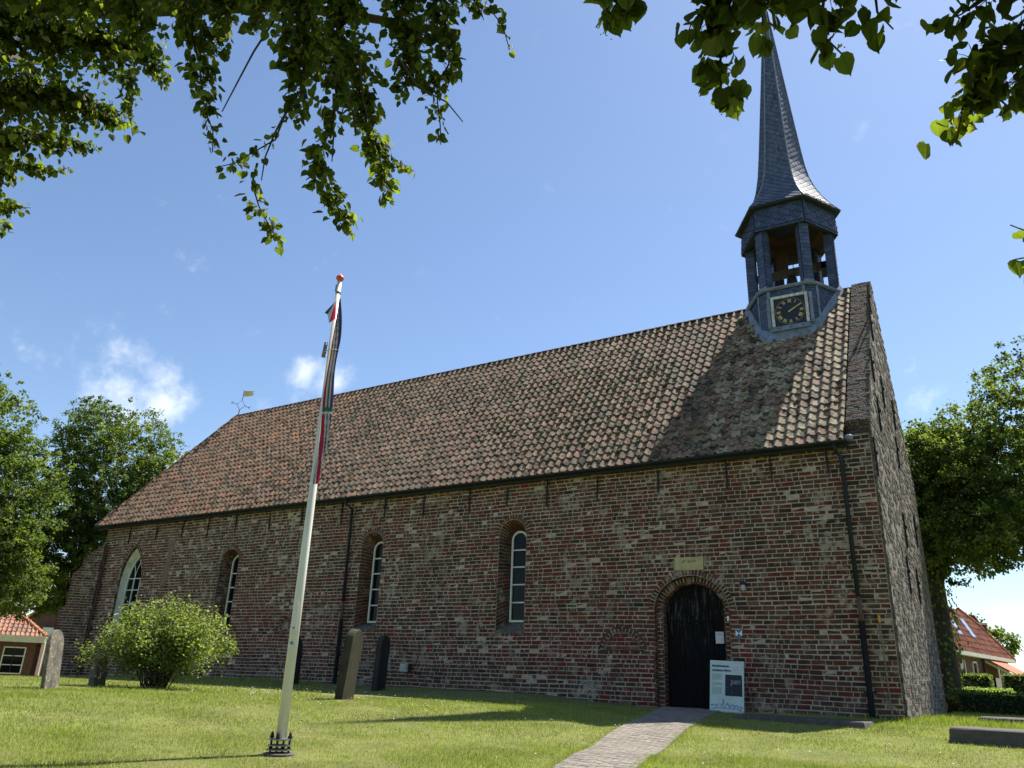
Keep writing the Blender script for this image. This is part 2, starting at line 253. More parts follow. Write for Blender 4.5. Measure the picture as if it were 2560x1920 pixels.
M['grave_lichen'] = mat('grey_headstone_with_lichen', (.115, .105, .09), .9, 6, .3, .5, 50, patch=((.38, .33, .16), 16, .55, .60, .8), patch2=((.05, .05, .045), 4, .52, .62, .7))
M['grave_moss'] = mat('mossy_headstone', (.034, .032, .020), .9, 5, .35, .5, 50, patch=((.24, .21, .13), 30, .64, .68, .7), patch2=((.04, .045, .02), 3, .5, .6, .6))
M['grave_dark'] = mat('dark_blue_headstone', (.022, .024, .026), .75, 6, .3, .2, 50)
M['slab'] = mat('grave_slab_stone', (.075, .068, .060), .85, 6, .3, .4, 60, patch=((.14, .13, .10), 8, .54, .64, .4))
M['paver'] = mat('paving_brick', attr=True, rough=.92, scale=12, amt=.25, bump=.5, bscale=70)
M['sand'] = mat('joint_sand', (.2, .17, .11), .98, 12, .4, .5, patch=((.08, .11, .03), 9, .5, .6, .7))
M['bark'] = mat('lime_bark', (.055, .045, .033), .95, 8, .4, .9, 30, stretch=(1, 1, .25), bdist=.04)
M['leaf_near'] = mat('lime_leaf', attr=True, rough=.6, scale=9, amt=.25, bump=0, spec=.12, trans=((3.4, 3.2, .8), .5))
M['leaf_far'] = mat('tree_leaf', attr=True, rough=.55, scale=.9, amt=.3, bump=0, spec=.3, trans=((2.1, 2.0, .8), .42))
M['grass'] = mat('grass_blade', attr=True, rough=.6, scale=.8, amt=.25, bump=0, spec=.25, trans=((1.5, 1.6, .8), .35))
M['redtile'] = mat('orange_clay_roof_tile', attr=True, rough=.8, scale=6, amt=.25, bump=.2)
M['housebrick'] = mat('house_brick', (.12, .055, .042), .9, 10, .35, .3, 50, patch=((.07, .04, .033), 6, .5, .65, .6))
M['cream'] = mat('cream_woodwork', (.62, .60, .50), .5, 3, .1, 0)
M['board'] = mat('mint_white_panel', (.50, .60, .56), .5, 3, .1, 0, patch=((.42, .55, .50), 3, .5, .65, .6))
M['blackboard'] = mat('blackboard', (.018, .022, .035), .6, 8, .2, 0)
M['ink'] = mat('teal_print', (.005, .05, .13), .7, 5, .05, 0)
M['inkgrey'] = mat('grey_print', (.16, .24, .24), .8, 5, .05, 0)
M['chalk'] = mat('chalk', (.30, .32, .36), .9, 40, .5, 0)
M['chalkfaint'] = mat('faint_chalk', (.05, .055, .075), .9, 40, .5, 0)
M['paper'] = mat('white_paper', (.62, .62, .66), .8, 5, .05, 0)
M['blue'] = mat('blue_enamel', (.03, .10, .30), .35, 5, .1, 0, spec=.5)
M['white'] = mat('white_enamel', (.72, .72, .72), .4, 5, .05, 0)
M['conduit'] = mat('beige_conduit', (.17, .145, .10), .7, 6, .2, 0)
M['lampglass'] = mat('clouded_lamp_glass', (.32, .33, .33), .3, 6, .2, 0)
M['yellow'] = mat('yellow_orange_cap', (.55, .28, .02), .5, 5, .1, 0)
M['skyglass'] = mat('skylight_glass', (.25, .32, .42), .1, 3, .1, 0, spec=.9)
M['petal'] = mat('daisy_petal', (.78, .78, .74), .7, 5, .1, 0)
M['dryleaf'] = mat('dry_fallen_leaf', (.16, .10, .045), .8, 9, .4, 0)
# ------------------------------------------------------------------ bricks
def brick_proto(seed, col, rough=1.0):
    r = np.random.default_rng(seed); j = lambda a: r.uniform(-a, a)
    q = [(-.5, -.5), (.5, -.5), (.5, .5), (-.5, .5)]
    V = []
    for (x, z), s in zip(q, (1, 1, 1, 1)): V.append((x * .955 + j(.018) * rough, z * .86 + j(.06) * rough, 0 + j(.02)))
    for x, z in q: V.append((x + j(.012) * rough, z + j(.05) * rough, -.06))
    for x, z in q: V.append((x, z, -1))
    F = [(0, 1, 2, 3)] + [(4 + i, 4 + (i + 1) % 4, (i + 1) % 4, i) for i in range(4)] + [(8 + i, 8 + (i + 1) % 4, 4 + (i + 1) % 4, 4 + i) for i in range(4)]
    return (np.array(V), F, np.tile(np.array(col), (len(F), 1)))
# columns: U length, V height, N outwards (front at local z=0, body behind)
PAL_RED = [(.150, .052, .038), (.130, .043, .032), (.155, .065, .045), (.112, .042, .032), (.13, .065, .048), (.165, .085, .062)]
PAL_BRN = [(.115, .078, .056), (.10, .068, .05), (.135, .095, .07), (.088, .068, .052), (.11, .088, .066)]
PAL_GRY = [(.060, .052, .044), (.072, .064, .05), (.045, .042, .038), (.088, .076, .06)]
PAL_OLV = [(.13, .10, .035), (.10, .085, .035), (.17, .12, .05), (.12, .07, .03), (.06, .055, .03)]
PAL_LIM = [(.17, .155, .135), (.125, .112, .095), (.14, .10, .085), (.10, .08, .066)]
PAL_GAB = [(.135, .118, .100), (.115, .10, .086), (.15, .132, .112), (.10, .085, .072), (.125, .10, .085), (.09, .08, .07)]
PAL_RST = [(.20, .05, .035), (.17, .045, .032), (.15, .055, .04)]
PALS = [PAL_RED, PAL_BRN, PAL_GRY, PAL_OLV, PAL_LIM, PAL_GAB, PAL_RST]
BR = []; BIDX = []
for g, pal in enumerate(PALS):
    BIDX.append([])
    for ci, c in enumerate(pal):
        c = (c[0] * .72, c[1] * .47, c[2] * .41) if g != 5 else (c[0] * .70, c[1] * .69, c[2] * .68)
        for s in range(2): BIDX[g].append(len(BR)); BR.append(brick_proto(g * 50 + ci * 3 + s, c))
def pick(wts): g = random.choices(range(len(wts)), wts)[0]; return random.choice(BIDX[g])
def wall_weights(x, z):
    # red and dark zones, olive at the eaves, limewashed foot, red rebuilt patches
    n = math.sin(x * .61 + 2 * math.sin(z * .7)) * .6 + math.sin(z * 1.7 + x * .37) * .4
    k = math.sin(x * .29 + 1.2) * math.sin(z * .6 + x * .13)
    w = [2.8 + 1.8 * n, 2.0 + .6 * k, 1.5 - .8 * n, .05, .2 + .2 * max(0, k), 0, .35 + .5 * max(0, n)]
    if z > 4.95: w = [.8, .8, .4, 2.2, .3, 0, .1]
    elif z > 4.6: w = [1.6, 1.4, .8, .8, .3, 0, .2]
    if z < .2: w = [1.3, 1.6, 1.6, .02, .6, 0, .2]
    if z < -.08: w = [.5, .9, 1.2, .02, 2.0, 0, .05]
    if -12.4 < x < -9.6 and .1 < z < 1.15: w = [4, .8, .4, .02, .1, 0, 2.5]
    if (-8.75 < x < -7.87 or -5.99 < x < -5.45) and z < 1.65: w = [4, 1, .3, .02, .2 if z > 0 else 2, 0, 2.0 if z > 0 else .3]
    if -24 < x < -19 and .4 < z < 2.4: w = [3.5, 1, .6, .02, .2, 0, 1.4]
    if x > -3.2 and z < 3: w = [.7, 1.8, 1.2, .5, 1.0, 0, .2]
    if x > -3.2 and z >= 4.2: w = [.1, .6, 3.0, .1, .1]
    if x < -20: w = [w[0] * .6, w[1] * 1.3] + w[2:]
    return w
class Bricks:
    def __init__(s): s.M = []; s.v = []; s.back = MB()
    def course(s, O, U, V, N, z, h, u0, u1, L=.30, joint=.019, wf=None, out=.0, depth=.09, jit=.004, head=.4, backing=True, back_off=.006, wave=False, gap=0.0):
        O = np.array(O, float); U = np.array(U, float); V = np.array(V, float); N = np.array(N, float)
        if u1 - u0 < .03: return
        if backing:
            a = O + V * (z - h / 2) - N * back_off; b = O + V * (z + h / 2) - N * back_off
            s.back.add([a + U * u0, a + U * u1, b + U * u1, b + U * u0], [(0, 1, 2, 3)])
        u = u0 - random.uniform(0, L * .5)
        wob = (lambda c: .016 * math.sin(c * .55 + z * .7) * math.sin(z * .8 + 1) + .005 * math.sin(c * 2.3 + z * 2.1)) if wave else (lambda c: 0.)
        while u < u1:
            l = (L * random.uniform(.92, 1.04)) if random.random() > head else L * random.uniform(.45, .52)
            a, b = max(u, u0), min(u + l, u1)
            if u1 - b < .06: b = u1
            w = b - a - joint
            if w > .025:
                c = (a + b) / 2; o = O + U * c + V * (z + wob(c) + random.uniform(-.003, .003)) + N * (out + random.uniform(-jit, jit))
                tl = random.uniform(-.012, .012) + (wob(c + .1) - wob(c - .1)) * 5
                if gap and random.random() < gap * 14 * max(0, math.sin(c * .83 + 1.1 * math.sin(z * .9) + 2) * math.sin(z * 1.15 + c * .21 + .4) - .35): u = b if b == u1 else u + l; continue
                U2 = (U + V * tl) * w; V2 = (V - U * tl) * (h - joint) * random.uniform(.90, 1.05)
                s.M.append(m4(U2, V2, N * depth, o)); s.v.append(pick(wf(c, z) if wf else (2, 2, 1.5, .1, .3)))
            u = b if b == u1 else u + l
    def one(s, c, U, V, N, w, h, depth, wts): s.M.append(m4(np.array(U) * w, np.array(V) * h, np.array(N) * depth, c)); s.v.append(pick(wts))

# ------------------------------------------------------------------ ground
def build_ground():
    r = [0, 2, 4, 6, 7, 8, 9, 10, 11, 12, 13, 14, 15, 16, 17, 18, 19, 20, 22, 24, 27, 30, 34, 38, 42, 46, 50, 56, 62, 75, 100, 160, 300, 900]
    n = 120; V = [(0, 0, Gf(0, 0))]; F = []
    for ri in r[1:]:
        for k in range(n):
            a = 2 * PI * k / n; x, y = ri * math.cos(a), ri * math.sin(a)
            V.append((x, y, Gf(x, y) + (0.012 * math.sin(x * 2.1 + y) * math.cos(y * 1.7 - x) if ri < 60 else 0)))
    for k in range(n): F.append((0, 1 + k, 1 + (k + 1) % n))
    for i in range(len(r) - 2):
        for k in range(n):
            a, b = 1 + i * n + k, 1 + i * n + (k + 1) % n; F.append((a, a + n, b + n, b))
    me = fast_mesh('lawn', V, F); me.polygons.foreach_set('use_smooth', [True] * len(F))
    m = mat('lawn_turf', (.17, .185, .045), .95, 1.1, .3, .9, 90, patch=((.21, .185, .08), 1.6, .50, .66, .65), patch2=((.07, .11, .022), 5, .5, .68, .6), bdist=.03)
    link_mesh('lawn', me, m, None, 'structure')
build_ground()
# ------------------------------------------------------------------ church
YW = 18.9; XR = -2.43; XL = -32.5; YB = 26.8; ZB = -.6; ZE = 5.62; YR = 22.85; ZR = 11.25
church = empty('brick_church', (-17.5, 22.85, -.45), 'old brick village church with pantile roof and slated hexagonal bell turret', 'church')
SL = (ZR - 5.45) / (YR - 18.65)                       # roof slope
SLn = math.hypot(1, SL); RS = np.array([0, 1 / SLn, SL / SLn]); RN = np.array([0, -SL / SLn, 1 / SLn])
# openings in the long wall: centre, half width, spring, top, bottom, ring width, kind
OP = [dict(k='r', c=-12.11, w=.46, s=3.82, t=4.29, b=1.23, ring=.15, fw=.27, fs=3.76, ft=4.03, fb=1.49, d=.42),
      dict(k='r', c=-17.42, w=.46, s=3.82, t=4.27, b=1.30, ring=.15, fw=.27, fs=3.74, ft=4.02, fb=1.49, d=.42),
      dict(k='r', c=-24.28, w=.50, s=3.62, t=4.09, b=1.10, ring=.15, fw=.33, fs=3.6, ft=3.93, fb=1.25, d=.42),
      dict(k='p', c=-30.25, w=.76, s=3.05, t=4.50, b=1.05, ring=.15, fw=.70, fs=2.95, ft=4.26, fb=1.2, d=.36),
      dict(k='d', c=-6.93, w=.94, s=1.72, t=2.54, b=-.62, ring=.15, fw=.76, fs=1.70, ft=2.36, fb=-.52, d=.32),
      dict(k='n', c=-8.75, w=.47, s=.80, t=1.20, b=-.05, ring=.16),
      dict(k='n', c=-20.8, w=.32, s=1.22, t=1.55, b=.55, ring=.14)]
def half_at(op, z, e=0.0):
    w, s, t = op['w'] + e, op['s'], op['t'] + e
    if z <= s: return w
    if z >= t: return 0
    if op['k'] == 'p':
        ri = t - s; cc = (ri * ri - w * w) / (2 * w); R = w + cc
        return math.sqrt(max(R * R - (z - s) ** 2, 0)) - cc
    return w * math.sqrt(max(1 - ((z - s) / (t - s)) ** 2, 0))
def outline(kind, c, w, s, t, b, n=16, step=.105):
    """points (x,z) from bottom left up and over to bottom right"""
    P = []
    m = max(1, round((s - b) / step))
    for i in range(m): P.append((c - w, b + (s - b) * i / m))
    if kind == 'p':
        ri = t - s; cc = (ri * ri - w * w) / (2 * w); R = w + cc; am = math.asin(ri / R)
        for i in range(n // 2 + 1): a = am * i / (n // 2); P.append((c + cc - R * math.cos(a), s + R * math.sin(a)))
        for i in range(n // 2 - 1, -1, -1): a = am * i / (n // 2); P.append((c - cc + R * math.cos(a), s + R * math.sin(a)))
    else:
        for i in range(n + 1): a = PI * i / n; P.append((c - w * math.cos(a), s + (t - s) * math.sin(a)))
    for i in range(m - 1, -1, -1): P.append((c + w, b + (s - b) * i / m))
    return P
W = Bricks(); H = .105
def wall_intervals(z, x0, x1):
    iv = [(x0, x1)]
    for op in OP:
        if z < op['b'] - H / 2: continue
        e = op['ring'] if z > op['s'] - .02 else 0
        if op['k'] == 'n' and z < op['s'] - .02: continue
        hw = (half_at(op, z, e * .8) + half_at(op, z + .05, e * .8) + half_at(op, z - .05, e * .8)) / 3 if e else half_at(op, z)
        if hw <= .02: continue
        a, b = op['c'] - hw, op['c'] + hw; o = []
        for p, q in iv:
            if b <= p or a >= q: o.append((p, q))
            else:
                if a > p: o.append((p, a))
                if b < q: o.append((b, q))
        iv = o
    a, b = -7.31, -6.54     # the date stone
    if 2.66 < z < 3.02:
        o = []
        for p, q in iv:
            if b <= p or a >= q: o.append((p, q))
            else: o += [(p, a), (b, q)]
        iv = o
    return iv
z = ZB + H / 2
while z < ZE:
    for a, b in wall_intervals(z, XL, XR - .06): W.course((0, YW, 0), (1, 0, 0), (0, 0, 1), (0, -1, 0), z, H, a, b, wf=wall_weights, head=.36 + .18 * math.sin(z * 3.1), wave=True, gap=.006, jit=.006)
    z += H
def ring(op, e0, e1, y, depth, wts, wd=.078, n=None):
    """voussoirs round an arch between outlines expanded by e0 and e1"""
    c, s = op['c'], op['s']
    w0, t0, w1, t1 = op['w'] + e0, op['t'] + e0, op['w'] + e1, op['t'] + e1
    N_ = 200; A = outline(op['k'] if op['k'] == 'p' else 'r', c, w0, s, t0, s - .01, N_, 1.); B = outline(op['k'] if op['k'] == 'p' else 'r', c, w1, s, t1, s - .01, N_, 1.)
    A = A[1:-1]; B = B[1:-1]; d = [0]
    for i in range(1, len(A)): d.append(d[-1] + math.dist(A[i], A[i - 1]))
    k = max(3, round(d[-1] / wd)); step = d[-1] / k
    for q in range(k):
        i = int(np.searchsorted(d, (q + .5) * step)); i = min(i, len(A) - 1)
        a, b = np.array(A[i]), np.array(B[i]); i0, i1 = max(i - 2, 0), min(i + 2, len(A) - 1)
        tg = np.array(A[i1]) - np.array(A[i0]); tg /= np.linalg.norm(tg); ra = np.array([tg[1], -tg[0]]); 
        if ra @ (b - a) < 0: ra = -ra
        L = np.linalg.norm(b - a); m = (a + b) / 2
        tp = 1 + (L / 2) / max(w0, .3)
        W.one((m[0], y + random.uniform(-.004, .004), m[1]), (tg[0], 0, tg[1]) if True else 0, (ra[0], 0, ra[1]), (0, -1, 0), step * tp - .024, L - .020, depth, wts)
def fix_sign():
    # make every brick frame right handed so its front faces outwards
    for i, Mx in enumerate(W.M):
        if np.linalg.det(Mx[:3, :3]) < 0: Mx[:3, 0] *= -1
back = W.back
def ring_back(op, e, y):
    P = outline(op['k'] if op['k'] == 'p' else 'r', op['c'], op['w'], op['s'], op['t'], op['s'] - .01, 24, 1.)
    Q = outline(op['k'] if op['k'] == 'p' else 'r', op['c'], op['w'] + e, op['s'], op['t'] + e, op['s'] - .01, 24, 1.)
    for i in range(len(P) - 1): back.add([(P[i][0], y, P[i][1]), (P[i + 1][0], y, P[i + 1][1]), (Q[i + 1][0], y, Q[i + 1][1]), (Q[i][0], y, Q[i][1])], [(0, 1, 2, 3)])
def reveal(op, y0, y1, w1, t1, s1, b1, nb=2, cols=(1.6, 2, 1.2, .6, .5), bricks=True, n=16):
    A = outline('p' if op['k'] == 'p' else 'r', op['c'], op['w'], op['s'], op['t'], op['b'], n)
    m = max(1, round((op['s'] - op['b']) / .105)); B = []
    for i in range(m): B.append((op['c'] - w1, b1 + (s1 - b1) * i / m))
    B += outline('p' if op['k'] == 'p' else 'r', op['c'], w1, s1, t1, s1 - .01, n, 1.)[1:-1]
    for i in range(m - 1, -1, -1): B.append((op['c'] + w1, b1 + (s1 - b1) * i / m))
    for i in range(len(A) - 1):
        a0, a1 = np.array((A[i][0], y0, A[i][1])), np.array((A[i + 1][0], y0, A[i + 1][1])); b0, b1_ = np.array((B[i][0], y1, B[i][1])), np.array((B[i + 1][0], y1, B[i + 1][1]))
        rev.add([a0, b0, b1_, a1], [(0, 1, 2, 3)])
        if not bricks: continue
        mid = (a0 + a1 + b0 + b1_) / 4; cen = np.array([op['c'], mid[1], min(mid[2], op['s'])]); 
        U = (b0 + b1_ - a0 - a1) / 2; V = (a1 + b1_ - a0 - b0) / 2; Lu = np.linalg.norm(U); Lv = np.linalg.norm(V)
        if Lv < .03: continue
        U /= Lu; V = V / Lv; Nn = np.cross(U, V); Nn /= np.linalg.norm(Nn)
        if Nn @ (cen - mid) < 0: Nn = -Nn
        sp = [.0, random.uniform(.42, .58) if i % 2 else random.uniform(.28, .4), 1.0] if nb > 1 else [0., 1.]
        for k in range(len(sp) - 1):
            f = (sp[k] + sp[k + 1]) / 2; o = (a0 + a1) / 2 + U * Lu * f + Nn * .012
            W.one(o, U, V, Nn, Lu * (sp[k + 1] - sp[k]) - .012, Lv - .012, .05, cols)
    # sill
    s0, s1_ = (op['c'] - op['w'], y0, op['b']), (op['c'] + op['w'], y0, op['b']); e0, e1 = (op['c'] - w1, y1, b1), (op['c'] + w1, y1, b1)
    return s0, s1_, e0, e1
rev = MB()
for op in OP:
    if op['k'] == 'n':
        ring(op, 0, op['ring'], YW - .003, .09, (1.2, 2.4, .8, .05, .4), .085); ring_back(op, op['ring'], YW + .006)
        zz = op['s'] - .02 + H / 2
        while zz < op['t']:
            hw = half_at(op, zz)
            if hw > .05: W.course((0, YW + .008, 0), (1, 0, 0), (0, 0, 1), (0, -1, 0), zz, .1, op['c'] - hw, op['c'] + hw, wf=lambda x, z: (4, .6, .4, .02, .1, 0, 3), L=.24, joint=.012)
            zz += .1
        continue
    ring(op, .0, op['ring'], YW - .004, .12, (1.6, 2.2, 1., .2, .3, 0, .5)); ring_back(op, op['ring'], YW + .005)
    if op['k'] == 'd':
        reveal(op, YW, YW + .15, .94, 2.54, 1.72, -.62, nb=1, cols=(2, 2, 1, .8, .2))
        op2 = dict(op, w=.77, t=2.37, k='r'); ring(op2, 0, .17, YW + .15, .12, (1.4, 2.2, 1., .8, .2)); ring_back(op2, .17, YW + .16)
        for sx in (-1, 1):
            zz = -.6
            while zz < 1.72:
                xa, xb = sorted((op['c'] + sx * .77, op['c'] + sx * .94)); W.course((0, YW + .15, 0), (1, 0, 0), (0, 0, 1), (0, -1, 0), zz, H, xa, xb, wf=lambda x, z: (3, 1.5, .5, .2, .3) if z > .2 else (1, 1.5, 1, 0, 1.2), L=.17, head=0); zz += H
        reveal(dict(op2, b=-.62), YW + .15, YW + .36, .76, 2.36, 1.72, -.62, nb=1, cols=(2, 2, 1, .8, .2))
    elif op['k'] == 'p':
        reveal(op, YW, YW + .10, .75, 4.48, 3.05, 1.05, nb=1, cols=(1, 3, 1, .05, .1))
    else:
        s0, s1_, e0, e1 = reveal(op, YW, YW + op['d'], op['fw'] + .03, op['ft'] + .03, op['fs'], op['fb'] - .02, nb=2)
        sb = MB(); sb.add([Vector(s0) + Vector((-.0, -.02, -.01)), Vector(s1_) + Vector((0, -.02, -.01)), e1, e0], [(0, 1, 2, 3)]); sb.add([Vector(s0) + Vector((0, -.02, -.01)), Vector(s1_) + Vector((0, -.02, -.01)), Vector(s1_) + Vector((0, -.02, -.07)), Vector(s0) + Vector((0, -.02, -.07))], [(3, 2, 1, 0)])
        sb.build('window_sill', M['grave_lichen'], church)
pp = MB(); zs_ = np.linspace(2.85, 4.62, 13); Lp = [(-28.02 + random.uniform(-.05, .04) - .12 * (z_ < 3.4), YW - .010, z_) for z_ in zs_]; Rp = [(-27.70 + random.uniform(-.04, .06) - .10 * (z_ < 3.4), YW - .010, z_) for z_ in zs_]
pp.add(Lp + Rp, [(k, 13 + k, 14 + k, k + 1) for k in range(12)]); PATCH = pp
# solid wall body behind the brick skin (kept out of the openings): back, apse, inner lining
fix_sign()
wall = rev.build('wall_reveals', M['reveal'], church, 'stuff')
bk = W.back.build('mortar_bed', M['mortar'], church); PATCH.build('plaster_patch', mat('pinkish_render', (.17, .12, .09), .95, 9, .4, .8, 40), church)
# gable wall (right hand end) ------------------------------------------------
GB = Bricks(); zz = ZB + H / 2; UG = (0, 1, 0)
def gable_hw(z): return 3.95 if z < 5.9 else max(0, 3.95 * (1 - (z - 5.9) / (11.42 - 5.9)))
while zz < 11.3:
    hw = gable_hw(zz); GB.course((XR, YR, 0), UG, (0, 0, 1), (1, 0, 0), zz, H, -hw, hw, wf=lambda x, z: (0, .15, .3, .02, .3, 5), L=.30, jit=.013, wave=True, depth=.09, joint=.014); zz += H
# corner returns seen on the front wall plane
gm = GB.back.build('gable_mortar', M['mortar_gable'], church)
# parapet: coping bricks on the raking edge, X -3.0 .. -2.43
PAR0 = np.array([0, YW - .02, 5.88]); PARD = np.array([0, 3.97, 5.54]); PL = np.linalg.norm(PARD); PARD = PARD / PL; PN = np.array([0, -PARD[2], PARD[1]])
zc = .04
while zc < PL - .02:
    GB.course(PAR0 + np.array([-2.43 - .535, 0, 0]), (1, 0, 0), PARD, PN, zc, .072, 0, .54, wf=lambda x, z: (0, .3, .3, .02, .3, 5), L=.25, joint=.010, jit=.006, depth=.1, backing=True, back_off=.015); zc += .072
# left cheek of the parapet and its north mirror, gable body
par = MB()
def parapet_body(x0, x1, ex=.02):
    prof = [(YW + .03, ZB), (YW + .03, 5.86), (YR, 11.38), (YB - .03, 5.86), (YB - .03, ZB)]
    par.prism([(x0, y, z) for y, z in prof], (x1 - x0, 0, 0))
parapet_body(-2.955, -2.45)
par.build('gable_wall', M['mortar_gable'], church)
GB.back.v, GB.back.f, GB.back.c = GB.back.v, GB.back.f, GB.back.c
GBitems = list(zip(GB.M, GB.v))
# kneeler: brick shoulder above the gutter end on the front
for k in range(4): GB.course((-2.98, YW - .02, 0), (1, 0, 0), (0, 0, 1), (0, -1, 0), 5.62 + .0525 + k * .085, .085, 0, .54, wf=lambda x, z: (.1, .5, 3, .1, .1), L=.25, jit=.002, depth=.1, backing=False)
for i, Mx in enumerate(GB.M):
    if np.linalg.det(Mx[:3, :3]) < 0: Mx[:3, 0] *= -1
# buttress at the far left corner, set diagonally, stepping in twice
BT = Bricks(); bd = np.array([-.80, -.60, 0]); bn = np.array([.60, -.80, 0]); BC = np.array([-32.35, YW + .05, 0]); but = MB()
def but_len(z): return 1.25 if z < 1.9 else (1.25 - (z - 1.9) * .9 if z < 2.15 else (1.02 if z < 3.4 else (1.02 - (z - 3.4) * 1.0 if z < 3.6 else (.72 if z < 4.05 else max(.05, .72 - (z - 4.05) * 1.2)))))
zz = ZB + H / 2
while zz < 4.6:
    l = but_len(zz); hw = .36
    BT.course(BC + bn * hw, -bd, (0, 0, 1), bn, zz, H, -l, .05, wf=lambda x, z: (.5, 2, 1.6, .05, 1.2), L=.3)
    BT.course(BC + bd * l, bn, (0, 0, 1), bd, zz, H, -hw, hw, wf=lambda x, z: (.3, .8, .8, 3, .8), L=.3, jit=.01)
    zz += H
zl = [ZB, 1.9, 2.15, 3.4, 3.6, 4.05, 4.6]
for a, b in zip(zl[:-1], zl[1:]):
    la, lb = but_len(a + 1e-4) - .03, but_len(b - 1e-4) - .03; h2 = .345
    P = lambda l, s, z: tuple(BC + bd * l + bn * s * h2 + np.array([0, 0, z]))
    but.hexa([P(0, -1, a), P(la, -1, a), P(la, 1, a), P(0, 1, a), P(0, -1, b), P(lb, -1, b), P(lb, 1, b), P(0, 1, b)])
but.build('buttress', M['mortar'], church)
for i, Mx in enumerate(BT.M):
    if np.linalg.det(Mx[:3, :3]) < 0: Mx[:3, 0] *= -1
# all brickwork: the 300 that show largest are bricks of their own
pr_size = lambda Ms: np.array([np.linalg.norm(m[:3, 3]) - 6 * min(np.linalg.norm(m[:3, 0]), .3) + (6 if abs(m[0, 2]) > .02 else 0) for m in Ms])
pieces('brick', BR, W.M, W.v, M['brick'], church, 300, 'brickwork', key=pr_size(W.M))
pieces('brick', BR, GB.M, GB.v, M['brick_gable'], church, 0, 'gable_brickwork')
pieces('brick', BR, BT.M, BT.v, M['brick'], church, 0, 'buttress_brickwork')
# rest of the shell: north wall, apse
sh = MB(); ap = [(XL, YW + .03), (-35.0, 21.3), (-35.0, 24.4), (XL, YB)]
for (x0, y0), (x1, y1) in zip(ap[:-1], ap[1:]): sh.add([(x0, y0, ZB), (x1, y1, ZB), (x1, y1, ZE), (x0, y0, ZE)], [(3, 2, 1, 0)])
sh.add([(XL, YB, ZB), (XR - .06, YB, ZB), (XR - .06, YB, ZE), (XL, YB, ZE)], [(3, 2, 1, 0)])
sh.add([(XL, YW + .55, ZB), (XR - .6, YW + .55, ZB), (XR - .6, YW + .55, ZE), (XL, YW + .55, ZE)], [(0, 1, 2, 3)])
sh.build('outer_wall', M['reveal'], church)
# ------------------------------------------------------------------ roof
rb = MB(); e = .03
EL, ER = -32.95, -2.98
rb.add([(EL, 18.62, 5.41 - e), (ER, 18.62, 5.41 - e), (ER, YR, ZR - e), (-30.5, YR, ZR - e)], [(0, 1, 2, 3)])
rb.add([(EL, 27.08, 5.41 - e), (ER, 27.08, 5.41 - e), (ER, YR, ZR - e), (-30.5, YR, ZR - e)], [(3, 2, 1, 0)])
ae = [(EL, 18.62), (-35.35, 21.15), (-35.35, 24.55), (EL, 27.08)]
for (x0, y0), (x1, y1) in zip(ae[:-1], ae[1:]): rb.add([(x0, y0, 5.38), (x1, y1, 5.38), (-30.5, YR, ZR - .05)], [(2, 1, 0)])
rb.add([(EL, 18.62, 5.38), (ER, 18.62, 5.38), (ER, YW + .1, 5.38), (EL, YW + .1, 5.38)], [(0, 1, 2, 3)])
rb.build('roof', M['roofbase'], church)
def tile_proto(col, seed):
    r = np.random.default_rng(seed); n = 12; w = .245
    us = np.linspace(-w / 2 - .006, w / 2 + .012, n); V = []; 
    hgt = lambda u: .048 * max(0, math.cos(PI * (((u / w) - .30 + .5) % 1 - .5) / .55)) ** 1.4 - .012 * math.cos(2 * PI * (u / w + .12))
    j = r.uniform(-.001, .001)
    for sy, lift in ((0, .032), (.36, 0.002)):
        for u in us: V.append((u, sy + (r.uniform(-.003, .003) if sy == 0 else 0), hgt(u) + lift + j))
    for u in us: V.append((u, .004, hgt(u) + .032 - .021 + j))
    F = [(k, k + 1, n + k + 1, n + k) for k in range(n - 1)] + [(2 * n + k, 2 * n + k + 1, k + 1, k) for k in range(n - 1)]
    # right hand edge thickness
    V += [(us[-1], .004, hgt(us[-1]) - .02), (us[-1], .36, -.02)]; F += [(3 * n, 3 * n + 1, 2 * n - 1, n - 1)]
    c = np.tile(np.array(col), (len(F), 1)); c[n - 1:] *= .3  # lip and edge faces coloured darker, standing in for shade between tiles
    return (np.array(V), F, c)
TC = [(.30, .175, .11), (.33, .20, .13), (.27, .165, .11), (.37, .235, .165), (.23, .155, .105), (.32, .23, .15), (.21, .17, .11), (.40, .20, .115), (.15, .12, .08), (.39, .31, .19), (.50, .41, .27)]
TP = [tile_proto(c, i * 2 + s) for i, c in enumerate(TC) for s in range(2)]
TM = []; TV = []; moss = []
X0, ROTT = -4.64, rad(2.3)
def hexp(k, R, z, rot=ROTT): a = -PI / 2 + (k - 1.5) * PI / 3 + rot; return Vector((X0 + R * math.cos(a), YR + R * math.sin(a), z))
rows = 24; SLEN = math.hypot(YR - 18.62, ZR - 5.41)
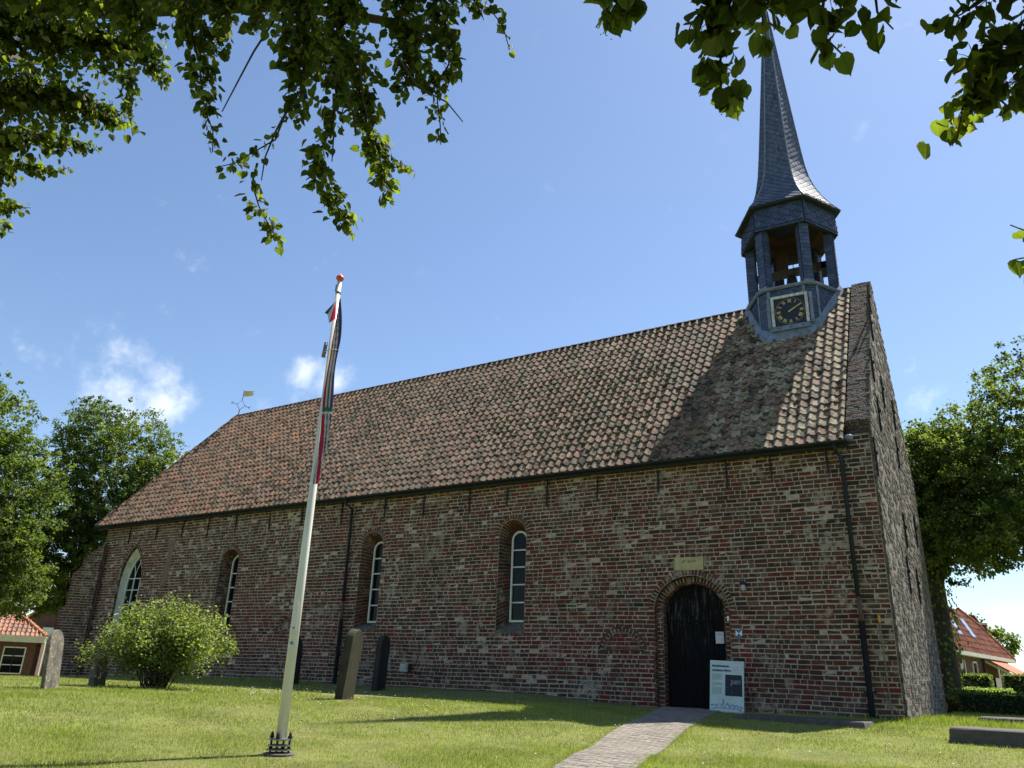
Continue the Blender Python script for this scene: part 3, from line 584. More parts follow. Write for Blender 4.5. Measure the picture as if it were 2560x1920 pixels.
for i in range(rows):
    s0 = i * .3; y = 18.60 + s0 * RS[1]; zr = 5.41 + s0 * RS[2] + .0
    if s0 > SLEN - .12: break
    f = (y + .05 - 18.62) / (YR - 18.62); xl = EL + (-30.5 - EL) * f - .05
    x = ER - .15
    while x > xl:
        inT = math.hypot(x - X0, (y + .1) - YR) < 1.22
        if not inT:
            ml = math.sin(x * .55 + 1) * .5 + math.sin(x * .21 + y * 1.1) * .5
            g = random.random()
            if x > -6.4 and g < .85: v = random.choice([9, 10, 3, 9, 5, 10, 1])
            elif x < -22: v = random.choice([0, 1, 1, 2, 7, 5, 0, 4, 7])
            else: v = random.choice([0, 1, 2, 3, 4, 5, 6, 8, 0, 2, 4, 6])
            o = np.array([x + random.uniform(-.003, .003), y, zr]) + RN * random.uniform(-.001, .004) + RS * random.gauss(0, .009)
            a = random.gauss(0, .016); U = np.array([1, 0, 0]) * math.cos(a) + RS * math.sin(a); Vv = RS * math.cos(a) - np.array([1, 0, 0]) * math.sin(a)
            TM.append(m4(U, Vv, RN, o)); TV.append(v * 2 + random.randint(0, 1))
            mp = max(0, .42 + .6 * ml) * (1.0 if -27 < x < -8 else .25)
            if random.random() < mp:
                for _ in range(random.randint(2, 6)):
                    moss.append((o + U * random.uniform(-.11, .11) + RS * random.choice([random.uniform(-.01, .05), random.uniform(.22, .33)]) + RN * .026, U, random.uniform(.02, .065)))
        x -= .245
tile_key = np.array([np.linalg.norm(m[:3, 3]) for m in TM])
pieces('roof_tile', TP, TM, TV, M['tile'], church, 300, 'roof_tiles', key=tile_key, smooth=False)
# moss cushions
def blob_proto(seed):
    r = np.random.default_rng(seed); V = [(0, 0, .5 * r.uniform(.7, 1.2))]; F = []
    for k in range(6): a = k * PI / 3; q = r.uniform(.45, .75); V.append((math.cos(a) * q, math.sin(a) * q, .36 * r.uniform(.5, 1.2)))
    for k in range(6): a = k * PI / 3; q = r.uniform(.8, 1.15); V.append((math.cos(a) * q, math.sin(a) * q, -.2))
    for k in range(6): n = (k + 1) % 6; F += [(0, 1 + k, 1 + n), (1 + k, 7 + k, 7 + n, 1 + n)]
    return (np.array(V), F, np.tile((.07, .06, .02), (len(F), 1)))
MP = [blob_proto(i) for i in range(4)]
if moss:
    me = bake('roof_moss', MP, [m4(U * s * random.uniform(.8, 1.6), RS * s, RN * s * 1.1, o) for o, U, s in moss], [random.randint(0, 3) for _ in moss])
    link_mesh('roof_moss', me, M['moss'], church, 'stuff')
# hip tiles down the left edge, half-round ridge
hp = MB(); A = Vector((EL - .02, 18.6, 5.42)); B = Vector((-30.5, YR, ZR + .02)); n = 21
def cap(p, q, r, col): 
    t = (q - p).normalized(); a = t.cross(Vector((0, 0, 1))).normalized(); b = a.cross(t)
    V = []
    for o, rr in ((p, r), (q, r * .85)):
        for k in range(7): an = PI * k / 6; V.append(o + a * math.cos(an) * rr + b * math.sin(an) * rr * .8)
    hp.add(V, [(k, k + 1, 8 + k, 7 + k) for k in range(6)] + [list(range(7))[::-1]], col)
for i in range(n):
    p = A.lerp(B, i / n); q = A.lerp(B, (i + 1.12) / n); hp2 = MB(); hp_old = hp; hp = hp2; cap(p, q, .105, random.choice([(.25, .11, .07), (.2, .1, .07), (.28, .15, .10)])); hp = hp_old
    o = hp2.build('hip_tile', M['tile'], church)
x = -30.4
rd = MB()
while x < ER:
    if abs(x - X0) > 1.25:
        hp2 = MB(); hp = hp2; x2 = min(x + .42, ER); cap(Vector((x, YR, ZR + .0)), Vector((x2, YR, ZR + .0)), .10, random.choice([(.09, .075, .055), (.11, .08, .06), (.13, .10, .07)])); hp2.build('ridge_tile', M['tile'], church)
    x += .4
# gutter, brackets, downpipes
gu = MB()
def gutter_prof(k): a = PI + PI * k / 6; return (math.cos(a) * .060, math.sin(a) * .060)
V = []; xs = [-33.0, -25, -17, -9, -2.93]
for x in xs:
    for k in range(7): c_, s_ = gutter_prof(k); V.append((x, 18.575 + c_, 5.42 + s_))
    for k in range(6, -1, -1): c_, s_ = gutter_prof(k); V.append((x, 18.575 + c_ * .9, 5.425 + s_ * .9))
gu.add(V, [(i * 14 + k, (i + 1) * 14 + k, (i + 1) * 14 + (k + 1) % 14, i * 14 + (k + 1) % 14) for i in range(len(xs) - 1) for k in range(14)] + [list(range(14)), [len(V) - 14 + k for k in range(14)][::-1]])
gu.build('gutter', M['zinc'], church, smooth=False)
fa = MB(); fa.box((-17.97, 18.73, 5.35), (30.1, .08, .11)); fa.build('fascia', M['zinc'], church)
gs = MB(); gs.lathe((-2.88, 18.62, 5.40), [(.06, 0), (.085, .02), (.09, .10), (.07, .13)], 10); gs.build('gutter_end', M['lead'], church)
dp = MB(); dp.tube([(-3.22, 18.58, 5.36), (-3.20, 18.62, 5.22), (-3.12, 18.80, 5.05), (-3.10, 18.80, 1.95)], .048, 10); [dp.tube([(-3.10, 18.80, zz - .02), (-3.10, 18.80, zz + .02)], .058, 10) for zz in (4.4, 3.7, 2.6)]
dp.build('downpipe', M['zinc'], church, smooth=True)
d2 = MB(); d2.tube([(-3.10, 18.80, 1.95), (-3.09, 18.80, 1.42)], .046, 10); d2.build('downpipe_section', M['brownpipe'], church, smooth=True)
d3 = MB(); d3.tube([(-3.09, 18.80, 1.44), (-3.09, 18.80, -.5)], .062, 12); d3.box((-3.09, 18.86, .02), (.24, .06, .03)); d3.build('downpipe_foot', M['blackpipe'], church)
for px, pts in (('L', 0),):
    e1 = MB(); e1.tube([(-18.55, 18.58, 5.36), (-18.5, 18.62, 5.22), (-18.38, 18.80, 5.05), (-18.33, 18.80, 2.1)], .048, 10); e1.tube([(-18.33, 18.8, 3.58), (-18.33, 18.8, 3.62)], .058, 10); e1.build('downpipe', M['zinc'], church, smooth=True)
    e2 = MB(); e2.tube([(-18.33, 18.80, 2.1), (-18.33, 18.80, 1.55)], .046, 10); e2.build('downpipe_section', M['brownpipe'], church, smooth=True)
    e3 = MB(); e3.tube([(-18.33, 18.80, 1.57), (-18.33, 18.80, -.45)], .062, 12); e3.build('downpipe_foot', M['blackpipe'], church)
cd = MB(); cd.tube([(-2.72, 18.85, -.55), (-2.74, 18.85, 1.42)], .016, 8); cd.build('conduit', M['conduit'], church)
cd = MB(); cd.tube([(-2.74, 18.85, 1.42), (-2.74, 18.85, 1.56)], .026, 8); cd.build('conduit_cap', M['yellow'], church)
# iron wall anchors
ancx = [-30.8, -28.99, -27.34, -25.8, -24.23, -22.4, -20.79, -18.9, -17.01, -15.42, -13.67, -12.33, -10.99, -9.41, -7.65, -5.84, -4.75, -3.45]
def anchor_mesh(h):
    a = MB(); a.box((0, 0, 0), (.035, .03, h)); a.box((0, -.012, h * .1), (.06, .05, .05)); a.box((.006, 0, -h / 2 - .02), (.02, .025, .06)); a.box((-.006, 0, h / 2 + .02), (.022, .025, .06)); return a.mesh('wall_anchor')
am = anchor_mesh(.58); am.materials.append(M['iron'])
for x in ancx:
    o = bpy.data.objects.new('wall_anchor', am); C.objects.link(o); adopt(o, church); o.matrix_basis = Matrix.Translation((x, 18.86, 4.98 + random.uniform(-.05, .05))) @ Matrix.Rotation(random.uniform(-.03, .03), 4, 'Y') @ Matrix.Scale(random.uniform(.85, 1.15), 4, (0, 0, 1))
for y, z in [(18.98, 5.06), (20.5, 7.85), (21.42, 9.35), (20.55, 6.55), (21.95, 7.6), (23.42, 6.3), (23.8, 7.5), (22.1, 2.8), (23.9, 2.72), (22.65, 4.0), (21.75, 10.3), (25.2, 4.4)]:
    o = bpy.data.objects.new('wall_anchor', am); C.objects.link(o); adopt(o, church); o.matrix_basis = Matrix.Translation((XR + .02, y, z)) @ Matrix.Rotation(PI / 2, 4, 'Z') @ Matrix.Rotation(random.uniform(-.04, .04), 4, 'Y') @ Matrix.Scale(1.35, 4, (0, 0, 1)) @ Matrix.Scale(1.25, 4, (1, 0, 0)) @ Matrix.Scale(1.5, 4, (0, 1, 0))
# ------------------------------------------------------------------ windows
def window(op):
    c, w, s, t, b, y = op['c'], op['fw'], op['fs'], op['ft'], op['fb'], YW + op['d']
    k = 'p' if op['k'] == 'p' else 'r'; fr = MB(); ins = .055
    n = 16; A = outline(k, c, w, s, t, b, n, 5.); B = outline(k, c, w - ins, s, t - ins, b + ins, n, 5.)
    m = len(A)
    for i in range(m):
        a0, a1, b0, b1 = A[i], A[(i + 1) % m], B[i], B[(i + 1) % m]
        fr.hexa([(a0[0], y - .03, a0[1]), (a1[0], y - .03, a1[1]), (b1[0], y - .03, b1[1]), (b0[0], y - .03, b0[1]), (a0[0], y + .05, a0[1]), (a1[0], y + .05, a1[1]), (b1[0], y + .05, b1[1]), (b0[0], y + .05, b0[1])])
    fo = fr.build('window', M['paint'], church)
    g = .018
    if k == 'r':
        zs = [z for z in (2.02, 2.51, 3.0, 3.48) if z > b + .2]
        if op['c'] < -20: zs = [1.75, 2.25, 2.75, 3.25]
        for z in zs:
            q = MB(); hw = w - ins; q.box((c, y, z), (2 * hw, .05, .035)); q.build('glazing_bar', M['paint'], fo)
        lv = [b + ins] + zs + [t - ins]
        for z0, z1 in zip(lv[:-1], lv[1:]):
            P = []
            zz_ = np.linspace(z0 + g, z1 - (g if z1 < t - ins else 0), 9)
            o2 = dict(k='r', w=w - ins, s=s, t=t - ins)
            P = [(c - max(half_at(o2, q), .004), y + .012, q) for q in zz_] + [(c + max(half_at(o2, q), .004), y + .012, q) for q in zz_[::-1]]
            q = MB(); tilt = random.uniform(-.006, .006); P = [(a, b_ + (z_ - z0) * tilt, z_) for a, b_, z_ in P]
            q.prism(P[::-1], (0, .006, 0)); q.build('pane', M['glass'], fo)
    else:
        o2 = dict(k='p', w=w - ins, s=s, t=t - ins); hw = w - ins
        xs_ = [c - hw / 3, c + hw / 3]; zs = [1.7, 2.25, 2.8, 3.25]
        for z in zs:
            q = MB(); q.box((c, y, z), (2 * half_at(o2, z), .05, .03)); q.build('glazing_bar', M['paint'], fo)
        for x in xs_:
            q = MB(); q.box((x, y - .004, (b + 3.25) / 2), (.03, .05, 3.25 - b)); q.build('glazing_bar', M['paint'], fo)
        for x, sg in ((xs_[0], 1), (xs_[0], -1), (xs_[1], 1), (xs_[1], -1)):   # curved tracery bars
            pts = []
            for i in range(8):
                a = i / 7 * 1.05; R = 1.55; xx = x + sg * R * (1 - math.cos(a * .75)); z_ = 3.25 + R * math.sin(a * .75) * .8
                if z_ < t and abs(xx - c) < half_at(o2, z_) + .02: pts.append((xx, y, z_))
            if len(pts) > 1: q = MB(); q.tube(pts, .016, 4); q.build('glazing_bar', M['paint'], fo)
        cols_ = [c - hw, xs_[0], xs_[1], c + hw]; lv = [b + ins] + zs
        for x0, x1 in zip(cols_[:-1], cols_[1:]):
            for z0, z1 in zip(lv[:-1], lv[1:]):
                q = MB(); dd_ = random.uniform(0, .006); a1_ = min(x1 - .016, c + half_at(o2, z1)); a0_ = max(x0 + .016, c - half_at(o2, z1)); q.prism([(a0_, y + .012 + dd_, z0 + .016), (a0_, y + .012, z1 - .016), (a1_, y + .012 + dd_, z1 - .016), (a1_, y + .012, z0 + .016)], (0, .005, 0)); q.build('pane', M['glass'], fo)
        zz_ = np.linspace(3.27, t - ins, 10); P = [(c - max(half_at(o2, q), .004), y + .012, q) for q in zz_] + [(c + max(half_at(o2, q), .004), y + .012, q) for q in zz_[::-1]]
        q = MB(); q.prism(P[::-1], (0, .006, 0)); q.build('pane', M['glass'], fo)
        pr = MB(); A = outline('p', c, .75, 3.05, 4.48, 1.05, 24); Bq = outline('p', c, w, s, t, b, 24)
        mA = len(A); mB = len(Bq); A = outline('p', c, .75, 3.05, 4.48, 1.05, 24, .4); Bq = outline('p', c, w - .005, 2.95, t - .005, b, 24, (2.95 - b) / round((3.05 - 1.05) / .4))
        for i in range(min(len(A), len(Bq)) - 1): pr.add([(A[i][0], YW + .10, A[i][1]), (Bq[i][0], y, Bq[i][1]), (Bq[i + 1][0], y, Bq[i + 1][1]), (A[i + 1][0], YW + .10, A[i + 1][1])], [(0, 1, 2, 3)])
        pr.build('plaster_reveal', M['plaster'], church)
for op in OP[:4]: window(op)
# ------------------------------------------------------------------ door
DY = YW + .34; dc = -6.93
dr = MB(); dr.box((dc, DY + .10, -.55), (1.6, .5, .06)); dr.build('threshold', M['slab'], church)
nb = 7; bw = 1.52 / nb; dop = dict(k='r', w=.765, s=1.70, t=2.37)
door = None
leafs = MB(); leafs.box((dc, DY + .06, .9), (1.6, .04, 3.1)); door = leafs.build('door', M['door'], church)
for i in range(nb):
    xa = dc - .76 + i * bw + .004; xb = xa + bw - .008; n = 5; P = [(xa, DY + random.uniform(0, .006), -.52)]
    P = [(xa, DY, -.52), (xb, DY, -.52)]
    for k in range(n): x = xb + (xa - xb) * k / (n - 1); P.append((x, DY, 1.70 + .67 * math.sqrt(max(0, 1 - ((x - dc) / .77) ** 2))))
    q = MB(); off = random.uniform(0, .008); q.prism([(a, b_ + off, z_) for a, b_, z_ in P], (0, .03, 0)); q.build('door_board', M['door'], door)
q = MB(); q.box((dc - .12, DY - .015, 1.50), (1.05, .03, .05)); q.box((dc + .38, DY - .015, .3), (.12, .03, 2.3)); q.build('door_rail', M['door'], door)
q = MB(); q.box((dc + .28, DY - .03, .45), (.03, .03, .12)); q.tube([(dc + .28, DY - .03, .48), (dc + .28, DY - .07, .48), (dc + .20, DY - .07, .48)], .009, 6); q.build('door_handle', M['iron'], door)
# date stone
q = MB(); q.hexa([(-7.30, YW - .012, 2.675), (-6.56, YW - .012, 2.665), (-6.56, YW + .1, 2.665), (-7.30, YW + .1, 2.675), (-7.29, YW - .01, 2.985), (-6.55, YW - .01, 2.975), (-6.55, YW + .1, 2.975), (-7.29, YW + .1, 2.985)])
stone = q.build('date_stone', M['sandstone'], church)
def text(name, body, loc, size, mat_, parent, rot=(PI / 2, 0, 0), shear=0, ext=.001, align='CENTER', sx=1.0, offset=0):
    cu = bpy.data.curves.new(name, 'FONT'); cu.body = body; cu.size = size; cu.extrude = ext; cu.align_x = align; cu.shear = shear; cu.offset = offset; cu.resolution_u = 2
    o = bpy.data.objects.new(name, cu); C.objects.link(o)
    me = bpy.data.meshes.new_from_object(o); bpy.data.objects.remove(o); me.name = name
    o = bpy.data.objects.new(name, me); C.objects.link(o); me.materials.clear(); me.materials.append(mat_)
    adopt(o, parent); o.matrix_basis = Matrix.Translation(loc) @ (rot if isinstance(rot, Matrix) else Matrix.Rotation(rot[0], 4, 'X')) @ Matrix.Scale(sx, 4, (1, 0, 0))
    return o
text('inscription', 'Aº 1619', (-6.92, YW - .014, 2.845), .105, M['engrave'], stone, ext=.001)

# ------------------------------------------------------------------ slated turret
SC = [(.042, .060, .125), (.034, .050, .105), (.050, .070, .138), (.038, .055, .112), (.056, .076, .14), (.030, .045, .092)]
SCs = [(.060, .080, .135), (.072, .092, .148), (.052, .070, .122), (.080, .098, .15), (.065, .084, .132), (.048, .064, .112)]
SLATES = []
ARC = [(-.5, .62), (.5, .62), (.52, .02), (.40, -.26), (.16, -.40), (-.16, -.38), (-.42, -.16)]
RECT = [(-.49, .62), (.49, .62), (.49, -.42), (.0, -.42), (-.49, -.42)]
def slate_field(P, lo, hi, v0, v1, pu, pv, slope, shape, cols, lift=.012, prio=0.0, stagger=.5):
    """P(u,v,h)->point; lo/hi(v) give the face's edges; each slate is clamped to the face"""
    nrow = int((v1 - v0) / pv) + 14
    for i in range(-10, nrow):
        U0 = lo((v0 + v1) / 2) - 1.2; k = 0; u = U0 + (i % 2) * stagger * pu
        while u < hi((v0 + v1) / 2) + 1.2:
            vc = v0 + i * pv + u * slope; u += pu
            uc = u - pu
            if vc < v0 - pv or vc > v1 + pv * .6: continue
            vm = min(max(vc, v0), v1)
            if uc < lo(vm) - pu * .5 or uc > hi(vm) + pu * .5: continue
            th = math.atan(slope); ct, st = math.cos(th), math.sin(th); pts = []; jj = random.uniform(-.002, .002)
            for a, b in shape:
                du, dv = a * pu * 1.0, b * pv * 1.9 + pv * .2
                uu, vv = uc + du * ct - dv * st, vc + du * st + dv * ct
                vv = min(max(vv, v0), v1); uu = min(max(uu, lo(vv)), hi(vv)); h = lift * (1 - (b + .42) / 1.04) + .003 + jj
                pts.append((uu, vv, h))
            ar = 0
            for q in range(len(pts)): x1, y1, _ = pts[q]; x2, y2, _ = pts[(q + 1) % len(pts)]; ar += x1 * y2 - x2 * y1
            if abs(ar) < pu * pv * .25: continue
            n = len(pts); V = [P(*p) for p in pts] + [P(a, b, max(h - .016, .001)) for a, b, h in pts[2:]]
            F = [list(range(n))[::-1]] + [[2 + q, 2 + q + 1, n + q + 1, n + q] for q in range(n - 3)]
            c = random.choice(cols); SLATES.append((prio, V, F, [c] + [tuple(q_ * .25 for q_ in c)] * (len(F) - 1)))  # rim faces darkened to paint a shadow line under each slate
def plane_map(o, U, V, N): o, U, V, N = Vector(o), Vector(U), Vector(V), Vector(N); return lambda u, v, h: o + U * u + V * v + N * h
tur = MB()
# skirt: hexagon with truncated corners, standing on the roof
def skirt_pts(R, t, z, rot=ROTT):
    P = []; cs = [hexp(k, R, z, rot) for k in range(6)]
    for k in range(6):
        a, b, c_ = cs[(k - 1) % 6], cs[k], cs[(k + 1) % 6]; P += [b + (a - b).normalized() * t, b + (c_ - b).normalized() * t]
    return P
ST = skirt_pts(1.43, .17, 11.16); SB = skirt_pts(1.46, .18, 8.9)
q = MB()
for i in range(12): j_ = (i + 1) % 12; q.add([SB[i], SB[j_], ST[j_], ST[i]], [(0, 1, 2, 3)])
q.add([p - Vector((0, 0, .01)) for p in ST], [list(range(12))])
q.build('turret_skirt', M['slate_under'], church)
def roofz(y): return 5.41 + (y - 18.62) * SL if y < YR else 5.41 + (27.08 - y) * SL
lead = MB(); leadv = []
for i in range(12):
    j_ = (i + 1) % 12; a, b = SB[i], SB[j_]; At, Bt = ST[i], ST[j_]; w = (b - a).length
    U = (b - a).normalized(); N = Vector(((At + Bt) / 2 - Vector((X0, YR, 0)))); N.z = 0; N = N.normalized(); mid = (At + Bt) / 2
    if N.y > .35: continue
    Vv = (At - a); V = Vector((0, 0, 1)); wt = (Bt - At).length
    zl = min(roofz(a.y), roofz(b.y)) + .05
    P = plane_map((mid.x, mid.y, 11.10), U, V, N)
    e_lo, e_hi = -wt / 2, wt / 2
    big = w > .6
    # lower clipping edge follows the roof: split by skipping slates under the tiles
    def PP(u, v, h, P=P): return P(u, v, h)
    n0 = len(SLATES)
    if big: slate_field(PP, lambda v: e_lo, lambda v: e_hi, zl - 11.10, 0, .17, .095, .42 if N.x < .3 else -.35, ARC, SC, prio=-3 if N.y < -.3 else 0, lift=.026)
    else: slate_field(PP, lambda v: e_lo, lambda v: e_hi, zl - 11.10, 0, .16, .115, 0, RECT, SC, prio=-2.5 if N.y < -.3 else 0, lift=.02)
    for s_ in SLATES[n0:]: pass
    # lead corner strips
    for pA in ((At, 1), (Bt, -1)):
        p0 = pA[0]; s = pA[1]
        if not big: continue
        L_ = MB(); zz0 = roofz(p0.y) + .02; o = Vector((p0.x, p0.y, 0)) + N * .022
        L_.hexa([o + Vector((0, 0, zz0)), o + U * s * .085 + Vector((0, 0, zz0)), o + U * s * .085 + Vector((0, 0, zz0)) + N * .012, o + Vector((0, 0, zz0)) + N * .012,
                 o + Vector((0, 0, 11.08)), o + U * s * .085 + Vector((0, 0, 11.08)), o + U * s * .085 + Vector((0, 0, 11.08)) + N * .012, o + Vector((0, 0, 11.08)) + N * .012]); L_.build('lead_strip', M['lead'], church)
# drop slates that lie under the roof surface
SLATES = [s for s in SLATES if not (max(p[2] for p in s[1]) < roofz(s[1][0][1]) + .03)]
# lead apron dressed over the tiles round the skirt
ap_ = MB(); A1 = skirt_pts(1.45, .17, 0); A2 = skirt_pts(1.57, .18, 0)
for i in range(12):
    j_ = (i + 1) % 12
    for a, b, c_, d_2 in ((A1[i], A1[j_], A2[j_], A2[i]),):
        if max(a.y, b.y) > YR + .2: continue
        z = lambda p, h: Vector((p.x, p.y, roofz(min(p.y, YR)) + h)); n = 4
        for k in range(n):
            f0, f1 = k / n, (k + 1) / n; ia, ib = a.lerp(b, f0), a.lerp(b, f1); oa, ob = d_2.lerp(c_, f0), d_2.lerp(c_, f1)
            ap_.add([z(ia, .30), z(ib, .30), z(ob, .10 + .015 * math.sin(9 * ob.x)), z(oa, .10 + .015 * math.sin(9 * oa.x))], [(3, 2, 1, 0)])
            ap_.add([z(oa, .10 + .015 * math.sin(9 * oa.x)), z(ob, .10 + .015 * math.sin(9 * ob.x)), z(ob, .05), z(oa, .05)], [(3, 2, 1, 0)])
ap_.build('lead_apron', M['lead'], church)
# ledge
l1 = skirt_pts(1.47, .175, 11.10); l2 = skirt_pts(1.53, .18, 11.14); l3 = skirt_pts(1.53, .18, 11.19); l4 = skirt_pts(1.2, .15, 11.22)
q = MB(); V = l1 + l2 + l3 + l4; q.add(V, [[r * 12 + i, r * 12 + (i + 1) % 12, (r + 1) * 12 + (i + 1) % 12, (r + 1) * 12 + i] for r in range(3) for i in range(12)] + [[36 + i for i in range(12)]]); q.build('ledge', M['lead'], church)
# six slated posts
for k in range(6):
    c = hexp(k, 1.0, 0); rdir = (c - Vector((X0, YR, 0))).normalized(); tdir = Vector((-rdir.y, rdir.x, 0)); ctr = Vector((X0, YR, 0)) + rdir * 1.19
    q = MB(); q.hexa([ctr + rdir * a * .125 + tdir * b * .13 + Vector((0, 0, z)) for z in (11.2, 13.35) for a, b in ((-1, -1), (1, -1), (1, 1), (-1, 1))]); po = q.build('belfry_post', M['slate_under'], church)
    for N, U, hw, dd_ in ((rdir, tdir, .14, .13), (tdir, -rdir, .13, .135), (-tdir, rdir, .13, .135)):
        o = ctr + N * dd_; P = plane_map((o.x, o.y, 11.2), U, (0, 0, 1), N)
        slate_field(P, lambda v: -hw, lambda v: hw, 0, 2.1, hw * 2, .125, random.uniform(-.02, .02), RECT, SC, lift=.02, prio=(-1 if (c.y < YR and N.y < .3) else 3), stagger=0)
    q = MB(); o = ctr + rdir * .135
    q.hexa([o + tdir * b * .15 + rdir * a * .03 + Vector((0, 0, z)) for z in (11.19, 11.30) for a, b in ((-1, -1), (1, -1), (1, 1), (-1, 1))]); q.build('post_flashing', M['lead'], church)
# frieze under the spire
F0 = [hexp(k, 1.47, 13.22) for k in range(6)]; F1 = [hexp(k, 1.40, 14.10) for k in range(6)]; Fi0 = [hexp(k, 1.30, 13.24) for k in range(6)]; Fi1 = [hexp(k, .35, 14.6) for k in range(6)]
q = MB()
for i in range(6): j_ = (i + 1) % 6; q.add([F0[i], F0[j_], F1[j_], F1[i]], [(0, 1, 2, 3)]); q.add([F0[i], F0[j_], Fi0[j_], Fi0[i]], [(3, 2, 1, 0)])
q.build('belfry_frieze', M['slate_under'], church)
for i in range(6):
    j_ = (i + 1) % 6; a, b, c_, d_2 = F0[i], F0[j_], F1[j_], F1[i]; U = (b - a).normalized(); V = ((c_ + d_2) / 2 - (a + b) / 2); hL = V.length; V.normalize(); N = U.cross(V)
    if N.dot(a - Vector((X0, YR, a.z))) < 0: N = -N
    wA, wB = (b - a).length / 2, (c_ - d_2).length / 2; P = plane_map((a + b) / 2 + N * .004, U, V, N)
    fro = N.y < .3
    slate_field(P, lambda v: -(wA + (wB - wA) * v / hL), lambda v: (wA + (wB - wA) * v / hL), .06, hL, .215, .115, (.5 if N.x < .3 else -.45), ARC, SC, prio=-4 if fro else 3, lift=.032)
    slate_field(P, lambda v: -wA, lambda v: wA, -.02, .07, .16, .09, 0, RECT, SC, prio=-2 if fro else 3)
    # timber boarding inside
    n = 8
    for k in range(n):
        A, B = Fi0[i].lerp(Fi1[i], k / n), Fi0[j_].lerp(Fi1[j_], k / n); A2, B2 = Fi0[i].lerp(Fi1[i], (k + .93) / n), Fi0[j_].lerp(Fi1[j_], (k + .93) / n)
        q = MB(); q.prism([A, B, B2, A2], (0, 0, .02), random.choice([(.05, .026, .015), (.06, .031, .018), (.04, .022, .013), (.07, .04, .022)])); q.build('ceiling_board', M['wood'], church)
q = MB(); q.add(Fi1, [list(range(6))], (.08, .04, .02)); q.build('ceiling_cap', M['wood'], church)
# eave edge and spire
PR = [(13.98, 1.63), (14.02, 1.63), (14.11, 1.56), (14.35, 1.36), (14.7, 1.14), (15.1, .95), (15.5, .82), (16.0, .73), (16.76, .645), (18.25, .50), (19.86, .345), (21.66, .175), (22.9, .06)]
q = MB(); V = []
for z, R in PR: V += [hexp(k, R, z) for k in range(6)]
F = [[i * 6 + k, i * 6 + (k + 1) % 6, (i + 1) * 6 + (k + 1) % 6, (i + 1) * 6 + k] for i in range(len(PR) - 1) for k in range(6)] + [list(range(6))[::-1]]
q.add(V, F); spire = q.build('spire', M['slate_under'], church)
prof = [(z, R) for z, R in PR[1:]]
arc = [0]
for (z0, R0), (z1, R1) in zip(prof[:-1], prof[1:]): arc.append(arc[-1] + math.hypot(z1 - z0, (R1 - R0) * .866))
def prof_at(v): return np.interp(v, arc, [p[0] for p in prof]), np.interp(v, arc, [p[1] for p in prof])
for k in range(6):
    a, b = hexp(k, 1, 0), hexp((k + 1) % 6, 1, 0); N = ((a + b) / 2 - Vector((X0, YR, 0))); N.z = 0; N.normalize(); U = (b - a).normalized()
    if N.y > .9: continue
    def P(u, v, h, N=N, U=U):
        z, R = prof_at(v); z2, R2 = prof_at(v + .05); T = (N * ((R2 - R) * .866) + Vector((0, 0, z2 - z))).normalized(); nn = U.cross(T); nn = nn if nn.dot(N) > 0 else -nn
        return Vector((X0, YR, z)) + N * (R * .866) + U * u + nn * (h + .002)
    slate_field(P, lambda v: -prof_at(v)[1] / 2, lambda v: prof_at(v)[1] / 2, 0.02, arc[-1] - .6, .155, .10, (.55 if k != 2 else -.5) , ARC, SCs, prio=0 if N.y < .1 else 4, lift=.018)
    # lead hip roll
    pts = [hexp(k, R + .012, z) for z, R in PR[1:]]; q = MB(); q.tube(pts, [.022] * len(pts), 6); q.build('hip_roll', M['lead'], spire)
for z, R, ang in ((16.35, .56, 0), (18.6, .39, 0)):
    q = MB(); o = Vector((X0 + .1, YR, z)) + Vector((math.sin(ROTT), -math.cos(ROTT), 0)) * (R + .02); q.tube([o, o + Vector((0, -.05, .02)), o + Vector((0, -.05, .22))], .014, 5); q.build('ladder_hook', M['iron'], spire)
q = MB(); q.tube([(X0, YR, 22.7), (X0, YR, 24.6)], [.05, .02], 8); q.lathe((X0, YR, 23.2), [(.04, -.08), (.11, 0), (.04, .08)], 10); q.build('finial_rod', M['lead'], spire)
# sort slates: nearest visible as parts
SLATES.sort(key=lambda s: s[0] * 10 + (Vector(s[1][0])).length)
for pr_, V, F, c in SLATES[:300]:
    me = fast_mesh('slate', V, F, np.array(c)); link_mesh('slate', me, M['slate'], church)
q = MB()
for pr_, V, F, c in SLATES[300:]: q.add(V, F); q.c[-len(F):] = c
q.build('slates', M['slate'], church, 'stuff')
# clock
cn = Vector((math.sin(ROTT), -math.cos(ROTT), 0)); ct_ = Vector((math.cos(ROTT), math.sin(ROTT), 0)); cc = Vector((X0, YR, 10.33)) + cn * 1.262 + ct_ * .075
def cpt(u, v, h=0): return cc + ct_ * u + Vector((0, 0, v)) + cn * h
q = MB(); q.hexa([cpt(-.46, -.46, 0), cpt(.46, -.46, 0), cpt(.46, -.46, .03), cpt(-.46, -.46, .03), cpt(-.46, .46, 0), cpt(.46, .46, 0), cpt(.46, .46, .03), cpt(-.46, .46, .03)]); clock = q.build('clock', M['clockface'], church)
for (u0, v0, u1, v1) in ((-.52, .44, .52, .52), (-.52, -.44, -.44, .44), (.44, -.44, .52, .44)):
    q = MB(); q.hexa([cpt(u0, v0, 0), cpt(u1, v0, 0), cpt(u1, v0, .075), cpt(u0, v0, .075), cpt(u0, v1, 0), cpt(u1, v1, 0), cpt(u1, v1, .075), cpt(u0, v1, .075)]); q.build('clock_frame', M['clockframe'], clock)
q = MB(); u0, v0, u1, v1 = -.54, -.60, .54, -.445; q.hexa([cpt(u0, v0, .02), cpt(u1, v0, .02), cpt(u1, v0, .10), cpt(u0, v0, .10), cpt(u0, v1, 0), cpt(u1, v1, 0), cpt(u1, v1, .06), cpt(u0, v1, .06)]); q.build('clock_sill', M['lead'], clock)
